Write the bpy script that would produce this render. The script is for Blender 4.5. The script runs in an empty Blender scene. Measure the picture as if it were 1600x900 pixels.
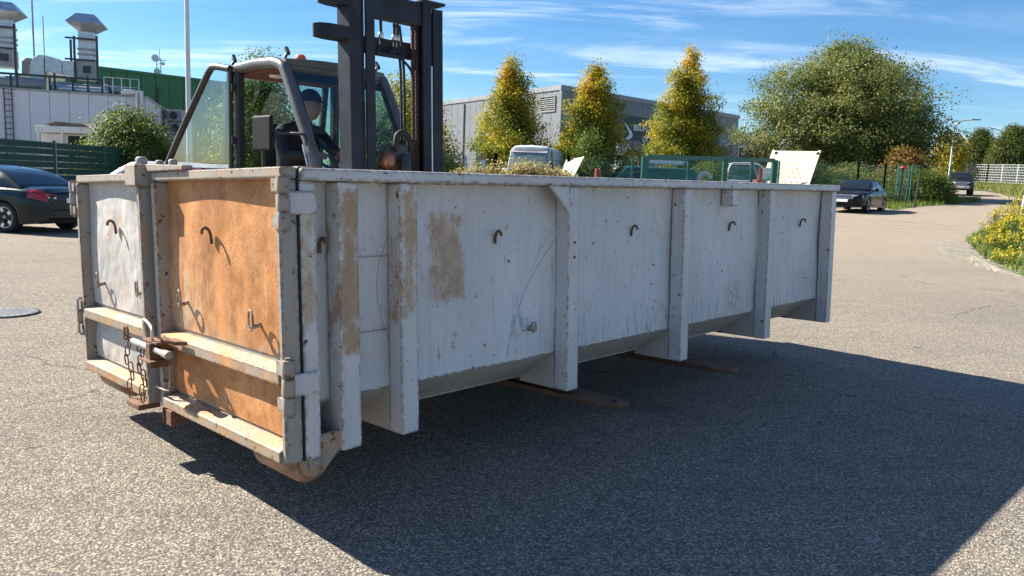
import bpy, math, random
import numpy as np
from mathutils import Matrix, Vector

sc = bpy.context.scene
col = sc.collection
R = math.radians

# ------------------------------------------------------------------ camera
FPX, PITCH, ROLL, CAMH = 1209.9, 0.136905, 0.039281, 1.5
_cp, _sp, _cr, _sr = math.cos(PITCH), math.sin(PITCH), math.cos(ROLL), math.sin(ROLL)
FW = np.array([0, _cp, -_sp]); UP0 = np.array([0, _sp, _cp]); R0 = np.array([1.0, 0, 0])
RT = _cr * R0 + _sr * UP0; UP = _cr * UP0 - _sr * R0
CAM = np.array([0, 0, CAMH])
cam = bpy.data.cameras.new('camera'); cam_o = bpy.data.objects.new('camera', cam); col.objects.link(cam_o)
cam.sensor_fit = 'HORIZONTAL'; cam.sensor_width = 36.0; cam.lens = FPX / 1600 * 36.0
cam.clip_start = 0.05; cam.clip_end = 6000
m = Matrix.Identity(4)
for i in range(3):
    m[i][0] = RT[i]; m[i][1] = UP[i]; m[i][2] = -FW[i]; m[i][3] = CAM[i]
cam_o.matrix_world = m
sc.camera = cam_o

# ------------------------------------------------------------------ light
SUN_DIR = Vector((-1.231, 0.522, 1.0)).normalized()      # towards the sun
SUN_EL = math.asin(SUN_DIR.z); SUN_AZ = math.atan2(SUN_DIR.x, SUN_DIR.y)
world = bpy.data.worlds.new('World'); sc.world = world; world.use_nodes = True
SKY_STRENGTH, SUN_STRENGTH, EXPOSURE = 0.05, 5.0, 1.45
sc.view_settings.view_transform = 'Standard'; sc.view_settings.look = 'None'
sc.view_settings.gamma = 1.0; sc.view_settings.use_curve_mapping = False
sc.view_settings.exposure = EXPOSURE

class NT:
    """small helper round a node tree"""
    def __init__(s, tree): s.t = tree; s.n = tree.nodes; s.l = tree.links
    def node(s, typ, **kw):
        n = s.n.new(typ)
        for k, v in kw.items(): setattr(n, k, v)
        return n
    def put(s, sock, v):
        if isinstance(v, bpy.types.NodeSocket): s.l.new(v, sock)
        elif v is not None:
            if hasattr(sock.default_value, '__len__') and isinstance(v, (int, float)): v = (v, v, v, 1)[:len(sock.default_value)]
            if hasattr(v, '__len__') and len(v) == 3 and hasattr(sock.default_value, '__len__') and len(sock.default_value) == 4: v = (*v, 1)
            sock.default_value = v
    def math(s, op, a, b=None, clamp=False):
        n = s.node('ShaderNodeMath', operation=op, use_clamp=clamp); s.put(n.inputs[0], a)
        if b is not None: s.put(n.inputs[1], b)
        return n.outputs[0]
    def vmath(s, op, a, b=None):
        n = s.node('ShaderNodeVectorMath', operation=op); s.put(n.inputs[0], a)
        if b is not None: s.put(n.inputs[1], b)
        return n.outputs[0]
    def mix(s, f, a, b, blend='MIX'):
        n = s.node('ShaderNodeMix', data_type='RGBA', blend_type=blend)
        s.put(n.inputs[0], f); s.put(n.inputs[6], a); s.put(n.inputs[7], b); return n.outputs[2]
    def noise(s, vec, scale, detail=3, rough=.55, dist=0):
        n = s.node('ShaderNodeTexNoise'); s.put(n.inputs['Vector'], vec); s.put(n.inputs['Scale'], scale)
        s.put(n.inputs['Detail'], detail); s.put(n.inputs['Roughness'], rough); s.put(n.inputs['Distortion'], dist)
        return n.outputs[0]
    def voro(s, vec, scale, feature='F1'):
        n = s.node('ShaderNodeTexVoronoi', feature=feature); s.put(n.inputs['Vector'], vec); s.put(n.inputs['Scale'], scale)
        return n
    def scalev(s, vec, v): 
        n = s.node('ShaderNodeMapping'); s.put(n.inputs[0], vec); n.inputs['Scale'].default_value = v; return n.outputs[0]
    def ramp(s, f, stops, interp='LINEAR'):
        n = s.node('ShaderNodeValToRGB'); s.put(n.inputs[0], f); cr = n.color_ramp; cr.interpolation = interp
        while len(cr.elements) < len(stops): cr.elements.new(.5)
        for e, (p, c) in zip(cr.elements, stops):
            e.position = p; e.color = (c, c, c, 1) if isinstance(c, (int, float)) else (*c, 1)
        return n.outputs[0]
    def step(s, v, lo, hi):      # smooth 0..1
        n = s.node('ShaderNodeMapRange', interpolation_type='SMOOTHSTEP'); s.put(n.inputs[0], v)
        s.put(n.inputs[1], lo); s.put(n.inputs[2], hi); return n.outputs[0]
    def xyz(s, vec):
        n = s.node('ShaderNodeSeparateXYZ'); s.put(n.inputs[0], vec); return n.outputs
    def obj(s): return s.node('ShaderNodeTexCoord').outputs['Object']
    def bump(s, h, strength=.3, dist=.01):
        n = s.node('ShaderNodeBump'); s.put(n.inputs['Height'], h); n.inputs['Strength'].default_value = strength
        n.inputs['Distance'].default_value = dist; return n.outputs[0]

def build_world():
    t = NT(world.node_tree); t.n.clear()
    sky = t.node('ShaderNodeTexSky', sky_type='NISHITA'); sky.sun_disc = False
    sky.sun_elevation = SUN_EL; sky.sun_rotation = SUN_AZ; sky.altitude = 200
    sky.air_density = 1.0; sky.dust_density = 0.35; sky.ozone_density = 3.0
    d = t.node('ShaderNodeTexCoord').outputs['Generated']
    x, y, z = t.xyz(d)
    zz = t.math('ADD', t.math('MAXIMUM', z, 0.0), 0.10)
    cb = t.node('ShaderNodeCombineXYZ'); t.put(cb.inputs[0], t.math('DIVIDE', x, zz)); t.put(cb.inputs[1], t.math('DIVIDE', y, zz))
    mp = t.node('ShaderNodeMapping'); t.put(mp.inputs[0], cb.outputs[0]); mp.inputs['Rotation'].default_value = (0, 0, R(-18)); mp.inputs['Scale'].default_value = (0.42, 1.5, 1)
    n1 = t.noise(mp.outputs[0], 1.5, 9, .62, .7)
    n2 = t.noise(cb.outputs[0], 0.55, 3, .5)
    cl = t.math('MULTIPLY', t.step(n1, .45, .78), t.step(n2, .27, .56))
    cl = t.math('MULTIPLY', cl, t.step(z, 0.0, .05))
    hz = t.math('MULTIPLY', t.step(n1, .28, .82), .10)
    cl = t.math('MAXIMUM', t.math('MULTIPLY', cl, .75), hz)
    hs = t.node('ShaderNodeHueSaturation'); t.put(hs.inputs['Color'], sky.outputs[0]); hs.inputs['Saturation'].default_value = 1.28
    bl = t.mix(1.0, hs.outputs[0], (.86, 1.04, 1.16), 'MULTIPLY')
    c = t.mix(cl, bl, (10.5, 11.2, 12.0))
    bg = t.node('ShaderNodeBackground'); t.put(bg.inputs[0], c); bg.inputs[1].default_value = SKY_STRENGTH
    out = t.node('ShaderNodeOutputWorld'); t.l.new(bg.outputs[0], out.inputs[0])
build_world()
sl = bpy.data.lights.new('sun', 'SUN'); sl.energy = SUN_STRENGTH; sl.angle = R(.5); sl.color = (1.0, .92, .79)
so = bpy.data.objects.new('sun', sl); col.objects.link(so); so.rotation_euler = SUN_DIR.to_track_quat('Z', 'Y').to_euler()
so.location = (-20, 10, 30)

# ------------------------------------------------------------------ geometry helpers
def zg(x, y):
    """the yard is level, then the ground climbs gently away to the right"""
    s = .55 * x + .83 * y - 15
    z = .033 * (math.sqrt(s * s + 4) + s) / 2
    return z if z < 3.4 else 3.4 + (1 - math.exp(-(z - 3.4) / 1.2)) * 1.2
def ray(px, py): return FW + RT * (px - 800) / FPX + UP * (450 - py) / FPX
def at(px, py, Y):
    d = ray(px, py); return CAM + d * (Y / d[1])
def gr(px, py):
    d = ray(px, py); t = 1.0
    while t < 500:
        X = CAM + t * d
        if X[2] < zg(X[0], X[1]): return np.array([X[0], X[1], zg(X[0], X[1])])
        t *= 1.002
    return X
def gp(x, y, dz=0): return (x, y, zg(x, y) + dz)

class MB:
    def __init__(s): s.v = []; s.f = []; s.sm = []
    def add(s, vs, fs, smooth=False):
        o = len(s.v); s.v += [tuple(map(float, v)) for v in vs]
        s.f += [tuple(i + o for i in f) for f in fs]; s.sm += [smooth] * len(fs); return s
    def box(s, x0, x1, y0, y1, z0, z1):
        return s.add([(x0, y0, z0), (x1, y0, z0), (x1, y1, z0), (x0, y1, z0), (x0, y0, z1), (x1, y0, z1), (x1, y1, z1), (x0, y1, z1)],
                     [(0, 3, 2, 1), (4, 5, 6, 7), (0, 1, 5, 4), (1, 2, 6, 5), (2, 3, 7, 6), (3, 0, 4, 7)])
    def hexa(s, p):   # 8 points: bottom ring 4, top ring 4
        return s.add(p, [(0, 3, 2, 1), (4, 5, 6, 7), (0, 1, 5, 4), (1, 2, 6, 5), (2, 3, 7, 6), (3, 0, 4, 7)])
    def prism(s, poly, d0, d1, plane='xz'):   # polygon extruded along the third axis
        n = len(poly)
        def P(a, b, d): return {'xz': (a, d, b), 'yz': (d, a, b), 'xy': (a, b, d)}[plane]
        vs = [P(a, b, d0) for a, b in poly] + [P(a, b, d1) for a, b in poly]
        return s.add(vs, [tuple(range(n))[::-1], tuple(range(n, 2 * n))] + [(i, (i + 1) % n, (i + 1) % n + n, i + n) for i in range(n)])
    def tube(s, pts, r, n=8, cap=True, closed=False):
        pts = [np.array(p, float) for p in pts]; k = len(pts); rs = r if hasattr(r, '__len__') else [r] * k
        vs = []; fs = []; prev = None
        for i, p in enumerate(pts):
            if closed: t = pts[(i + 1) % k] - pts[i - 1]
            else: t = pts[min(i + 1, k - 1)] - pts[max(i - 1, 0)]
            t = t / (np.linalg.norm(t) + 1e-9)
            if prev is None:
                a = np.array([0, 0, 1.]) if abs(t[2]) < .9 else np.array([1., 0, 0])
            else: a = prev
            u = a - t * (a @ t); u /= (np.linalg.norm(u) + 1e-9); prev = u; w = np.cross(t, u)
            for j in range(n):
                an = 2 * math.pi * j / n; vs.append(p + rs[i] * (math.cos(an) * u + math.sin(an) * w))
        rng = k if closed else k - 1
        for i in range(rng):
            b = ((i + 1) % k) * n
            for j in range(n): fs.append((i * n + j, i * n + (j + 1) % n, b + (j + 1) % n, b + j))
        s.add(vs, fs, True)
        if cap and not closed: s.add(vs[:n], [tuple(range(n))[::-1]]); s.add(vs[-n:], [tuple(range(n))])
        return s
    def bar(s, a, b, w, h, up=(0, 0, 1)):   # rectangular bar from a to b
        a = np.array(a, float); b = np.array(b, float); t = b - a; t /= np.linalg.norm(t); up = np.array(up, float)
        if abs(t @ up) > .98: up = np.array([1., 0, 0])
        u = np.cross(t, up); u /= np.linalg.norm(u); v = np.cross(u, t)
        q = []
        for c in (a, b):
            for (i, j) in ((-1, -1), (1, -1), (1, 1), (-1, 1)): q.append(c + u * i * w / 2 + v * j * h / 2)
        return s.add(q, [(0, 1, 2, 3), (7, 6, 5, 4), (0, 4, 5, 1), (1, 5, 6, 2), (2, 6, 7, 3), (3, 7, 4, 0)])
    def lathe(s, prof, c=(0, 0, 0), axis='z', n=24, smooth=True):   # prof: (radius, height)
        vs = []; fs = []
        for r, h in prof:
            for j in range(n):
                a = 2 * math.pi * j / n; q = (r * math.cos(a), r * math.sin(a), h)
                if axis == 'y': q = (q[0], q[2], q[1])
                if axis == 'x': q = (q[2], q[0], q[1])
                vs.append((q[0] + c[0], q[1] + c[1], q[2] + c[2]))
        for i in range(len(prof) - 1):
            for j in range(n): fs.append((i * n + j, i * n + (j + 1) % n, (i + 1) * n + (j + 1) % n, (i + 1) * n + j))
        s.add(vs, fs, smooth)
        if prof[0][0] > 1e-4: s.add(vs[:n], [tuple(range(n))[::-1]])
        if prof[-1][0] > 1e-4: s.add(vs[-n:], [tuple(range(n))])
        return s
    def ball(s, c, r, n=12, m=8, sq=(1, 1, 1)):
        prof = [(max(1e-5, math.sin(math.pi * i / m)) * r, -math.cos(math.pi * i / m) * r) for i in range(m + 1)]
        b = MB().lathe(prof, (0, 0, 0), 'z', n)
        return s.add([(v[0] * sq[0] + c[0], v[1] * sq[1] + c[1], v[2] * sq[2] + c[2]) for v in b.v], b.f, True)
    def quad(s, a, b, c, d): return s.add([a, b, c, d], [(0, 1, 2, 3)])
    def slab(s, a, b, c, d, th, nrm=None):   # thick quad
        a, b, c, d = [np.array(q, float) for q in (a, b, c, d)]
        n = np.cross(b - a, d - a) if nrm is None else np.array(nrm, float); n = n / np.linalg.norm(n) * th
        return s.hexa([a, b, c, d, a + n, b + n, c + n, d + n])
    def grid(s, P, nu, nv, smooth=True):    # P: list of rows
        vs = [q for row in P for q in row]; fs = []
        for i in range(nu - 1):
            for j in range(nv - 1): fs.append((i * nv + j, i * nv + j + 1, (i + 1) * nv + j + 1, (i + 1) * nv + j))
        return s.add(vs, fs, smooth)
    def xf(s, M):
        s.v = [tuple(M @ Vector(v)) for v in s.v]; return s
    def mesh(s, name, mat):
        me = bpy.data.meshes.new(name); me.from_pydata(s.v, [], s.f); me.materials.append(mat)
        me.polygons.foreach_set('use_smooth', s.sm); me.update(); return me
    def build(s, name, mat, parent=None, bevel=0, pre=None, loc=None, seg=2):
        if pre is not None: s.xf(pre)
        o = bpy.data.objects.new(name, s.mesh(name, mat)); col.objects.link(o)
        if parent: o.parent = parent
        if loc is not None: o.location = loc
        if bevel:
            b = o.modifiers.new('bevel', 'BEVEL'); b.width = bevel; b.segments = seg; b.limit_method = 'ANGLE'; b.angle_limit = R(40)
        return o

def tag(o, label=None, cat=None, group=None, kind=None):
    if label: o['label'] = label
    if cat: o['category'] = cat
    if group: o['group'] = group
    if kind: o['kind'] = kind
    return o
def empty(name, label, cat, loc=(0, 0, 0), rz=0, group=None):
    o = bpy.data.objects.new(name, None); col.objects.link(o); o.location = loc; o.rotation_euler = (0, 0, rz)
    o.empty_display_size = .2
    return tag(o, label, cat, group)
def inst(name, me, parent, loc=(0, 0, 0), rot=(0, 0, 0), scale=(1, 1, 1)):
    o = bpy.data.objects.new(name, me); col.objects.link(o); o.parent = parent; o.location = loc; o.rotation_euler = rot; o.scale = scale
    return o
def smooth_path(pts, n=6):
    """Catmull-Rom through points"""
    P = [np.array(p, float) for p in pts]; P = [2 * P[0] - P[1]] + P + [2 * P[-1] - P[-2]]; out = []
    for i in range(1, len(P) - 2):
        for k in range(n):
            t = k / n; a, b, c, d = P[i - 1:i + 3]
            out.append(.5 * ((2 * b) + (c - a) * t + (2 * a - 5 * b + 4 * c - d) * t * t + (3 * b - a - 3 * c + d) * t ** 3))
    out.append(P[-2]); return out

# ------------------------------------------------------------------ materials
def newmat(name):
    m = bpy.data.materials.new(name); m.use_nodes = True; t = NT(m.node_tree); t.n.clear()
    b = t.node('ShaderNodeBsdfPrincipled'); o = t.node('ShaderNodeOutputMaterial'); t.l.new(b.outputs[0], o.inputs[0])
    return m, t, b
def mat(name, c, rough=.6, metal=0, var=.15, scale=6, bump=0, bscale=60, coat=0, spec=None, dirt=0):
    """plain surface: colour with soft mottling, faint grime and fine relief"""
    m, t, b = newmat(name); o = t.obj()
    n = t.noise(o, scale, 5, .6)
    k = t.ramp(n, [(.3, 1 - var), (.7, 1 + var)])
    cc = t.mix(1.0, c, k, 'MULTIPLY')
    if dirt:
        st = t.noise(t.scalev(o, (9, 9, .8)), 2, 5, .65)
        cc = t.mix(t.math('MULTIPLY', t.step(st, .48, .75), dirt), cc, (.09, .075, .055))
    t.put(b.inputs['Base Color'], cc)
    rn = t.math('ADD', t.math('MULTIPLY', t.math('SUBTRACT', n, .5), .25), rough, True)
    t.put(b.inputs['Roughness'], rn); b.inputs['Metallic'].default_value = metal
    if coat: b.inputs['Coat Weight'].default_value = coat; b.inputs['Coat Roughness'].default_value = .04
    if spec is not None: b.inputs['Specular IOR Level'].default_value = spec
    if bump: t.put(b.inputs['Normal'], t.bump(t.noise(o, bscale, 4, .6), bump, .01))
    return m
def glass(name, tint=(.75, .85, .85), refl=.9, clear=.85, base=.045):
    m = bpy.data.materials.new(name); m.use_nodes = True; t = NT(m.node_tree); t.n.clear()
    tr = t.node('ShaderNodeBsdfTransparent'); t.put(tr.inputs[0], tint)
    gl = t.node('ShaderNodeBsdfGlossy'); gl.inputs['Roughness'].default_value = .02; t.put(gl.inputs[0], (refl, refl, refl))
    df = t.node('ShaderNodeBsdfDiffuse'); t.put(df.inputs[0], (.35, .36, .34))
    lw = t.node('ShaderNodeLayerWeight'); fc = t.math('ADD', t.math('MULTIPLY', t.math('POWER', lw.outputs['Facing'], 5.0), .8), base)
    dust = t.math('MULTIPLY', t.step(t.noise(t.obj(), 5, 6, .7), .35, .8), 1 - clear)
    a = t.node('ShaderNodeMixShader'); t.put(a.inputs[0], dust); t.l.new(tr.outputs[0], a.inputs[1]); t.l.new(df.outputs[0], a.inputs[2])
    b = t.node('ShaderNodeMixShader'); t.put(b.inputs[0], fc); t.l.new(a.outputs[0], b.inputs[1]); t.l.new(gl.outputs[0], b.inputs[2])
    o = t.node('ShaderNodeOutputMaterial'); t.l.new(b.outputs[0], o.inputs[0]); return m
def leafmat(name, stops, trans=.35):
    m = bpy.data.materials.new(name); m.use_nodes = True; t = NT(m.node_tree); t.n.clear()
    at_ = t.node('ShaderNodeAttribute'); at_.attribute_name = 'tint'
    c = t.ramp(at_.outputs['Fac'], stops)
    d = t.node('ShaderNodeBsdfPrincipled'); t.put(d.inputs['Base Color'], c); d.inputs['Roughness'].default_value = .55; d.inputs['Specular IOR Level'].default_value = .3
    tl = t.node('ShaderNodeBsdfTranslucent'); t.put(tl.inputs[0], t.mix(1, c, (1.25, 1.2, .6), 'MULTIPLY'))
    x = t.node('ShaderNodeMixShader'); x.inputs[0].default_value = trans; t.l.new(d.outputs[0], x.inputs[1]); t.l.new(tl.outputs[0], x.inputs[2])
    o = t.node('ShaderNodeOutputMaterial'); t.l.new(x.outputs[0], o.inputs[0]); return m

M = {}
M['galv'] = mat('galvanised_sheet', (.50, .52, .54), .38, .75, .18, 3)
M['galv_dull'] = mat('dull_zinc', (.30, .31, .32), .55, .5, .25, 4, dirt=.3)
M['dark_steel'] = mat('dark_steel', (.045, .048, .052), .5, .3, .25, 8, .1)
M['black'] = mat('black_rubber', (.015, .015, .016), .75, 0, .3, 12, .15, 40)
M['plastic'] = mat('black_plastic', (.02, .02, .022), .45, 0, .2, 9)
M['chrome'] = mat('chrome', (.75, .76, .78), .12, 1, .03, 5)
M['white_metal'] = mat('white_painted_metal', (.62, .63, .62), .5, 0, .1, 2, dirt=.25)
M['pole_grey'] = mat('pole_grey', (.50, .52, .52), .45, .3, .1, 2)
M['bark'] = mat('bark', (.10, .075, .055), .9, 0, .35, 9, .6, 25)
M['green_steel'] = mat('green_powder_coat', (.012, .105, .075), .45, 0, .2, 3, dirt=.15)
M['glass_dark'] = mat('tinted_car_glass', (.012, .016, .018), .04, 0, .1, 2, spec=.8)
M['glass'] = glass('clear_glass', (.50, .66, .64), .9, .95, .085)
M['glass_door'] = glass('greenish_door_glass', (.60, .78, .78), .9, .93, .14)
M['tyre'] = M['black']
M['alu'] = mat('alloy_rim', (.62, .62, .62), .28, .85, .08, 6)
# ------------------------------------------------------------------ ground
def asphalt_mat():
    m, t, b = newmat('worn_asphalt'); o = t.obj()
    v = t.voro(o, 92); v2 = t.voro(o, 210)
    hue = t.xyz(v.outputs['Color'])
    stone = t.ramp(hue[0], [(0, (.045, .042, .04)), (.22, (.155, .142, .128)), (.5, (.235, .215, .185)), (.78, (.33, .30, .255)), (.93, (.52, .485, .43)), (1, (.34, .26, .17))])
    binder = (.075, .071, .066)
    big = t.noise(o, .35, 5, .6); mid = t.noise(o, 3.1, 5, .65)
    gap = t.step(v.outputs['Distance'], .36, .66)
    c = t.mix(t.math('MULTIPLY', gap, .9), stone, binder)
    fine = t.xyz(v2.outputs['Color'])[1]
    c = t.mix(.25, c, t.ramp(fine, [(0, (.08, .078, .075)), (1, (.34, .32, .29))]))
    k = t.math('ADD', t.math('MULTIPLY', big, .55), t.math('MULTIPLY', mid, .35))
    c = t.mix(1.0, c, t.ramp(k, [(.25, (.95, .93, .90)), (.48, (1.26, 1.21, 1.13)), (.72, (1.55, 1.46, 1.31))]), 'MULTIPLY')
    st = t.step(t.noise(o, .9, 4, .7), .66, .80)
    c = t.mix(t.math('MULTIPLY', st, .35), c, (.26, .19, .11))
    x, y, z = t.xyz(o)
    # old patch joint across the yard and darker oil drips
    w = t.math('ADD', y, t.math('MULTIPLY', t.noise(o, .6, 4), .8))
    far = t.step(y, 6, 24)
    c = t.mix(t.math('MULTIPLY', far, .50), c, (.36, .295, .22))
    jl = t.math('LESS_THAN', t.math('ABSOLUTE', t.math('SUBTRACT', w, 26.2)), .05)
    c = t.mix(t.math('MULTIPLY', jl, .55), c, (.06, .06, .06))
    cv = t.voro(t.vmath('ADD', o, t.scalev(t.noise(o, 1.4, 5, .7), (.9, .9, .9))), .27, 'DISTANCE_TO_EDGE')
    crack = t.math('MULTIPLY', t.step(cv.outputs['Distance'], .0035, .0012), t.step(t.noise(o, .45, 3), .46, .58))
    c = t.mix(t.math('MULTIPLY', crack, .75), c, (.035, .033, .03))
    oil = t.math('MULTIPLY', t.step(t.noise(o, .75, 5, .6), .62, .76), .38); c = t.mix(oil, c, (.075, .07, .066))
    tr = t.math('MULTIPLY', t.step(t.noise(t.scalev(o, (.35, 2.6, 1)), .8, 4, .6), .56, .72), .22); c = t.mix(tr, c, (.10, .095, .09))
    dk = t.step(t.noise(o, 5.0, 2, .5), .735, .76)
    c = t.mix(t.math('MULTIPLY', dk, .5), c, (.04, .04, .04))
    t.put(b.inputs['Base Color'], c); b.inputs['Roughness'].default_value = .9; b.inputs['Specular IOR Level'].default_value = .12
    h = t.math('SUBTRACT', t.math('MULTIPLY', hue[1], .5), v.outputs['Distance'])
    h = t.math('ADD', h, t.math('MULTIPLY', fine, .25))
    t.put(b.inputs['Normal'], t.bump(h, .75, .006))
    return m
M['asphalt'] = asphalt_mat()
def ground():
    def axis(lo, hi, a, b, d):
        v = [a]; 
        while v[-1] < b: v.append(v[-1] + d)
        s = d
        while v[-1] < hi: s *= 1.35; v.append(v[-1] + s)
        w = [a]; s = d
        while w[-1] > lo: s *= 1.35; w.append(w[-1] - s)
        return w[:0:-1] + v
    xs = axis(-2500, 2500, -20, 45, 1.25); ys = axis(-300, 4000, -3, 70, 1.25)
    mb = MB().grid([[(x, y, zg(x, y)) for x in xs] for y in ys], len(ys), len(xs))
    o = mb.build('ground', M['asphalt']); tag(o, kind='structure')
ground()

def sheet(name, pts, mat_, dz, kind='structure', step=None):
    """flat patch laid on the ground, outline in world xy"""
    c = np.mean(np.array(pts), 0); mb = MB(); n = len(pts); rings = 6
    rows = [[(c[0] + (p[0] - c[0]) * k / rings, c[1] + (p[1] - c[1]) * k / rings) for p in pts + [pts[0]]] for k in range(rings + 1)]
    mb.grid([[(x, y, zg(x, y) + dz * (1 if k < rings else .2)) for x, y in row] for k, row in enumerate(rows)], rings + 1, n + 1)
    o = mb.build(name, mat_); return tag(o, kind=kind)
def soil_mat(name, a, b_, sc_=40):
    m, t, b = newmat(name); o = t.obj(); v = t.voro(o, sc_)
    c = t.mix(t.xyz(v.outputs['Color'])[0], a, b_); c = t.mix(t.step(t.noise(o, 1.2, 4), .4, .65), c, tuple(k * .72 for k in a))
    t.put(b.inputs['Base Color'], c); b.inputs['Roughness'].default_value = .95
    t.put(b.inputs['Normal'], t.bump(v.outputs['Distance'], .8, .012)); return m
def gravel_mat():
    m, t, b = newmat('sandy_gravel'); o = t.obj(); v = t.voro(o, 42); n = t.noise(o, 2.6, 6, .7)
    c = t.mix(t.xyz(v.outputs['Color'])[0], (.15, .13, .10), (.40, .36, .29))
    c = t.mix(t.step(n, .50, .62), c, (.20, .18, .155)); c = t.mix(t.math('MULTIPLY', t.step(t.noise(o, 1.7, 5, .65), .54, .64), .7), c, (.13, .14, .05))
    t.put(b.inputs['Base Color'], c); b.inputs['Roughness'].default_value = .95; t.put(b.inputs['Normal'], t.bump(t.math('ADD', v.outputs['Distance'], t.math('MULTIPLY', n, 3.0)), .9, .02)); return m
M['gravel'] = gravel_mat(); M['sand'] = soil_mat('sandy_soil', (.22, .185, .13), (.33, .29, .215), 34)
M['turf'] = soil_mat('turf_soil', (.07, .10, .025), (.11, .14, .04), 12)
def jag(pts, amp, seed, n=5):
    rnd = random.Random(seed); out = []
    for i in range(len(pts)):
        a = np.array(pts[i]); b = np.array(pts[(i + 1) % len(pts)])
        for k in range(n): q = a + (b - a) * k / n; out.append((q[0] + rnd.uniform(-amp, amp), q[1] + rnd.uniform(-amp, amp)))
    return out
verge_px = [(1604, 432), (1560, 414), (1527, 396), (1508, 377), (1526, 364), (1556, 352), (1592, 338)]
verge = [tuple(gr(*q)[:2]) for q in verge_px] + [(22.5, 33.0), (27, 30), (17, 15.5)]
sheet('verge', jag(verge, .12, 3), M['turf'], .05)
grav = [tuple(gr(*q)[:2]) for q in [(1452, 381), (1480, 373), (1512, 374), (1530, 396), (1566, 416), (1600, 434), (1575, 430), (1530, 417), (1490, 402)]]
sheet('gravel_patch', jag(grav, .10, 5), M['gravel'], .012)
strip = [tuple(gr(*q)[:2]) for q in [(1396, 328), (1440, 323), (1530, 316), (1532, 311), (1480, 309)]] + [(25, 52), (19, 42)]
sheet('hedge_strip', jag(strip, .15, 7), M['turf'], .03)
bank = [tuple(gr(*q)[:2]) for q in [(1519, 297), (1548, 300), (1580, 307), (1604, 312)]] + [(44, 52), (70, 80), (90, 118), (60, 110)]
sheet('grass_bank', jag(bank, .3, 9), M['turf'], .25)

def in_poly(x, y, P):
    c = False; j = len(P) - 1
    for i in range(len(P)):
        xi, yi = P[i]; xj, yj = P[j]
        if (yi > y) != (yj > y) and x < (xj - xi) * (y - yi) / (yj - yi) + xi: c = not c
        j = i
    return c
def blades(name, P, n, h0, h1, w, stops, seed, label, cat):
    rnd = random.Random(seed); xs = [p[0] for p in P]; ys = [p[1] for p in P]; V = []; F = []; T = []
    tries = 0
    while len(F) < n and tries < n * 8:
        tries += 1
        x = rnd.uniform(min(xs), max(xs)); y = rnd.uniform(min(ys), max(ys))
        if not in_poly(x, y, P): continue
        h = rnd.uniform(h0, h1); a = rnd.uniform(0, 6.28); z = zg(x, y); l = rnd.uniform(.1, .6) * h; b = rnd.uniform(0, 6.28)
        o = len(V)
        V += [(x - w * math.cos(a), y - w * math.sin(a), z), (x + w * math.cos(a), y + w * math.sin(a), z), (x + l * math.cos(b), y + l * math.sin(b), z + h)]
        F.append((o, o + 1, o + 2)); T.append(rnd.random())
    me = bpy.data.meshes.new(name); me.from_pydata(V, [], F); at_ = me.attributes.new('tint', 'FLOAT', 'FACE'); at_.data.foreach_set('value', T)
    me.materials.append(leafmat(name + '_leaf', stops, .4)); o = bpy.data.objects.new(name, me); col.objects.link(o)
    return tag(o, label, cat, kind='stuff')
GRASS = [(0, (.06, .10, .015)), (.5, (.12, .19, .025)), (.85, (.20, .24, .05)), (1, (.32, .28, .12))]
blades('verge_grass', verge, 16000, .06, .26, .012, GRASS, 1, 'short bright green grass on the verge at the right', 'grass')
blades('strip_grass', strip, 5000, .1, .35, .02, GRASS, 2, 'rough grass along the foot of the green mesh fence', 'grass')
DRY = [(0, (.10, .13, .03)), (.5, (.20, .22, .06)), (1, (.36, .33, .13))]
blades('bank_grass', bank, 15000, .5, 1.05, .05, DRY, 3, 'tall dry grass on the bank below the grey fence', 'grass')

# ------------------------------------------------------------------ leaves and trees
def leaf_mesh(name, C, N, size, tint, mat_, parent, rng, loc=None, aspect=.62):
    """one small pointed face per leaf"""
    n = len(C); d = rng.normal(size=(n, 3)); nr = N * .7 + rng.normal(size=(n, 3)) * .6 + np.array([0, 0, .35])
    nr /= np.linalg.norm(nr, axis=1)[:, None]; u = d - nr * np.sum(d * nr, 1)[:, None]; u /= (np.linalg.norm(u, axis=1)[:, None] + 1e-9); w = np.cross(nr, u)
    s = (size * rng.uniform(.6, 1.25, n))[:, None]
    V = np.stack([C - u * s, C + w * s * aspect - nr * s * .15, C + u * s, C - w * s * aspect - nr * s * .15], 1).reshape(-1, 3)
    me = bpy.data.meshes.new(name); me.vertices.add(n * 4); me.vertices.foreach_set('co', V.ravel().astype(np.float32))
    me.loops.add(n * 4); me.loops.foreach_set('vertex_index', np.arange(n * 4, dtype=np.int32))
    me.polygons.add(n); me.polygons.foreach_set('loop_start', np.arange(0, n * 4, 4, dtype=np.int32))
    me.update(calc_edges=True); a = me.attributes.new('tint', 'FLOAT', 'FACE'); a.data.foreach_set('value', np.clip(tint, 0, 1).astype(np.float32))
    me.materials.append(mat_); o = bpy.data.objects.new(name, me); col.objects.link(o)
    if parent: o.parent = parent
    if loc is not None: o.location = loc
    return o
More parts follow.
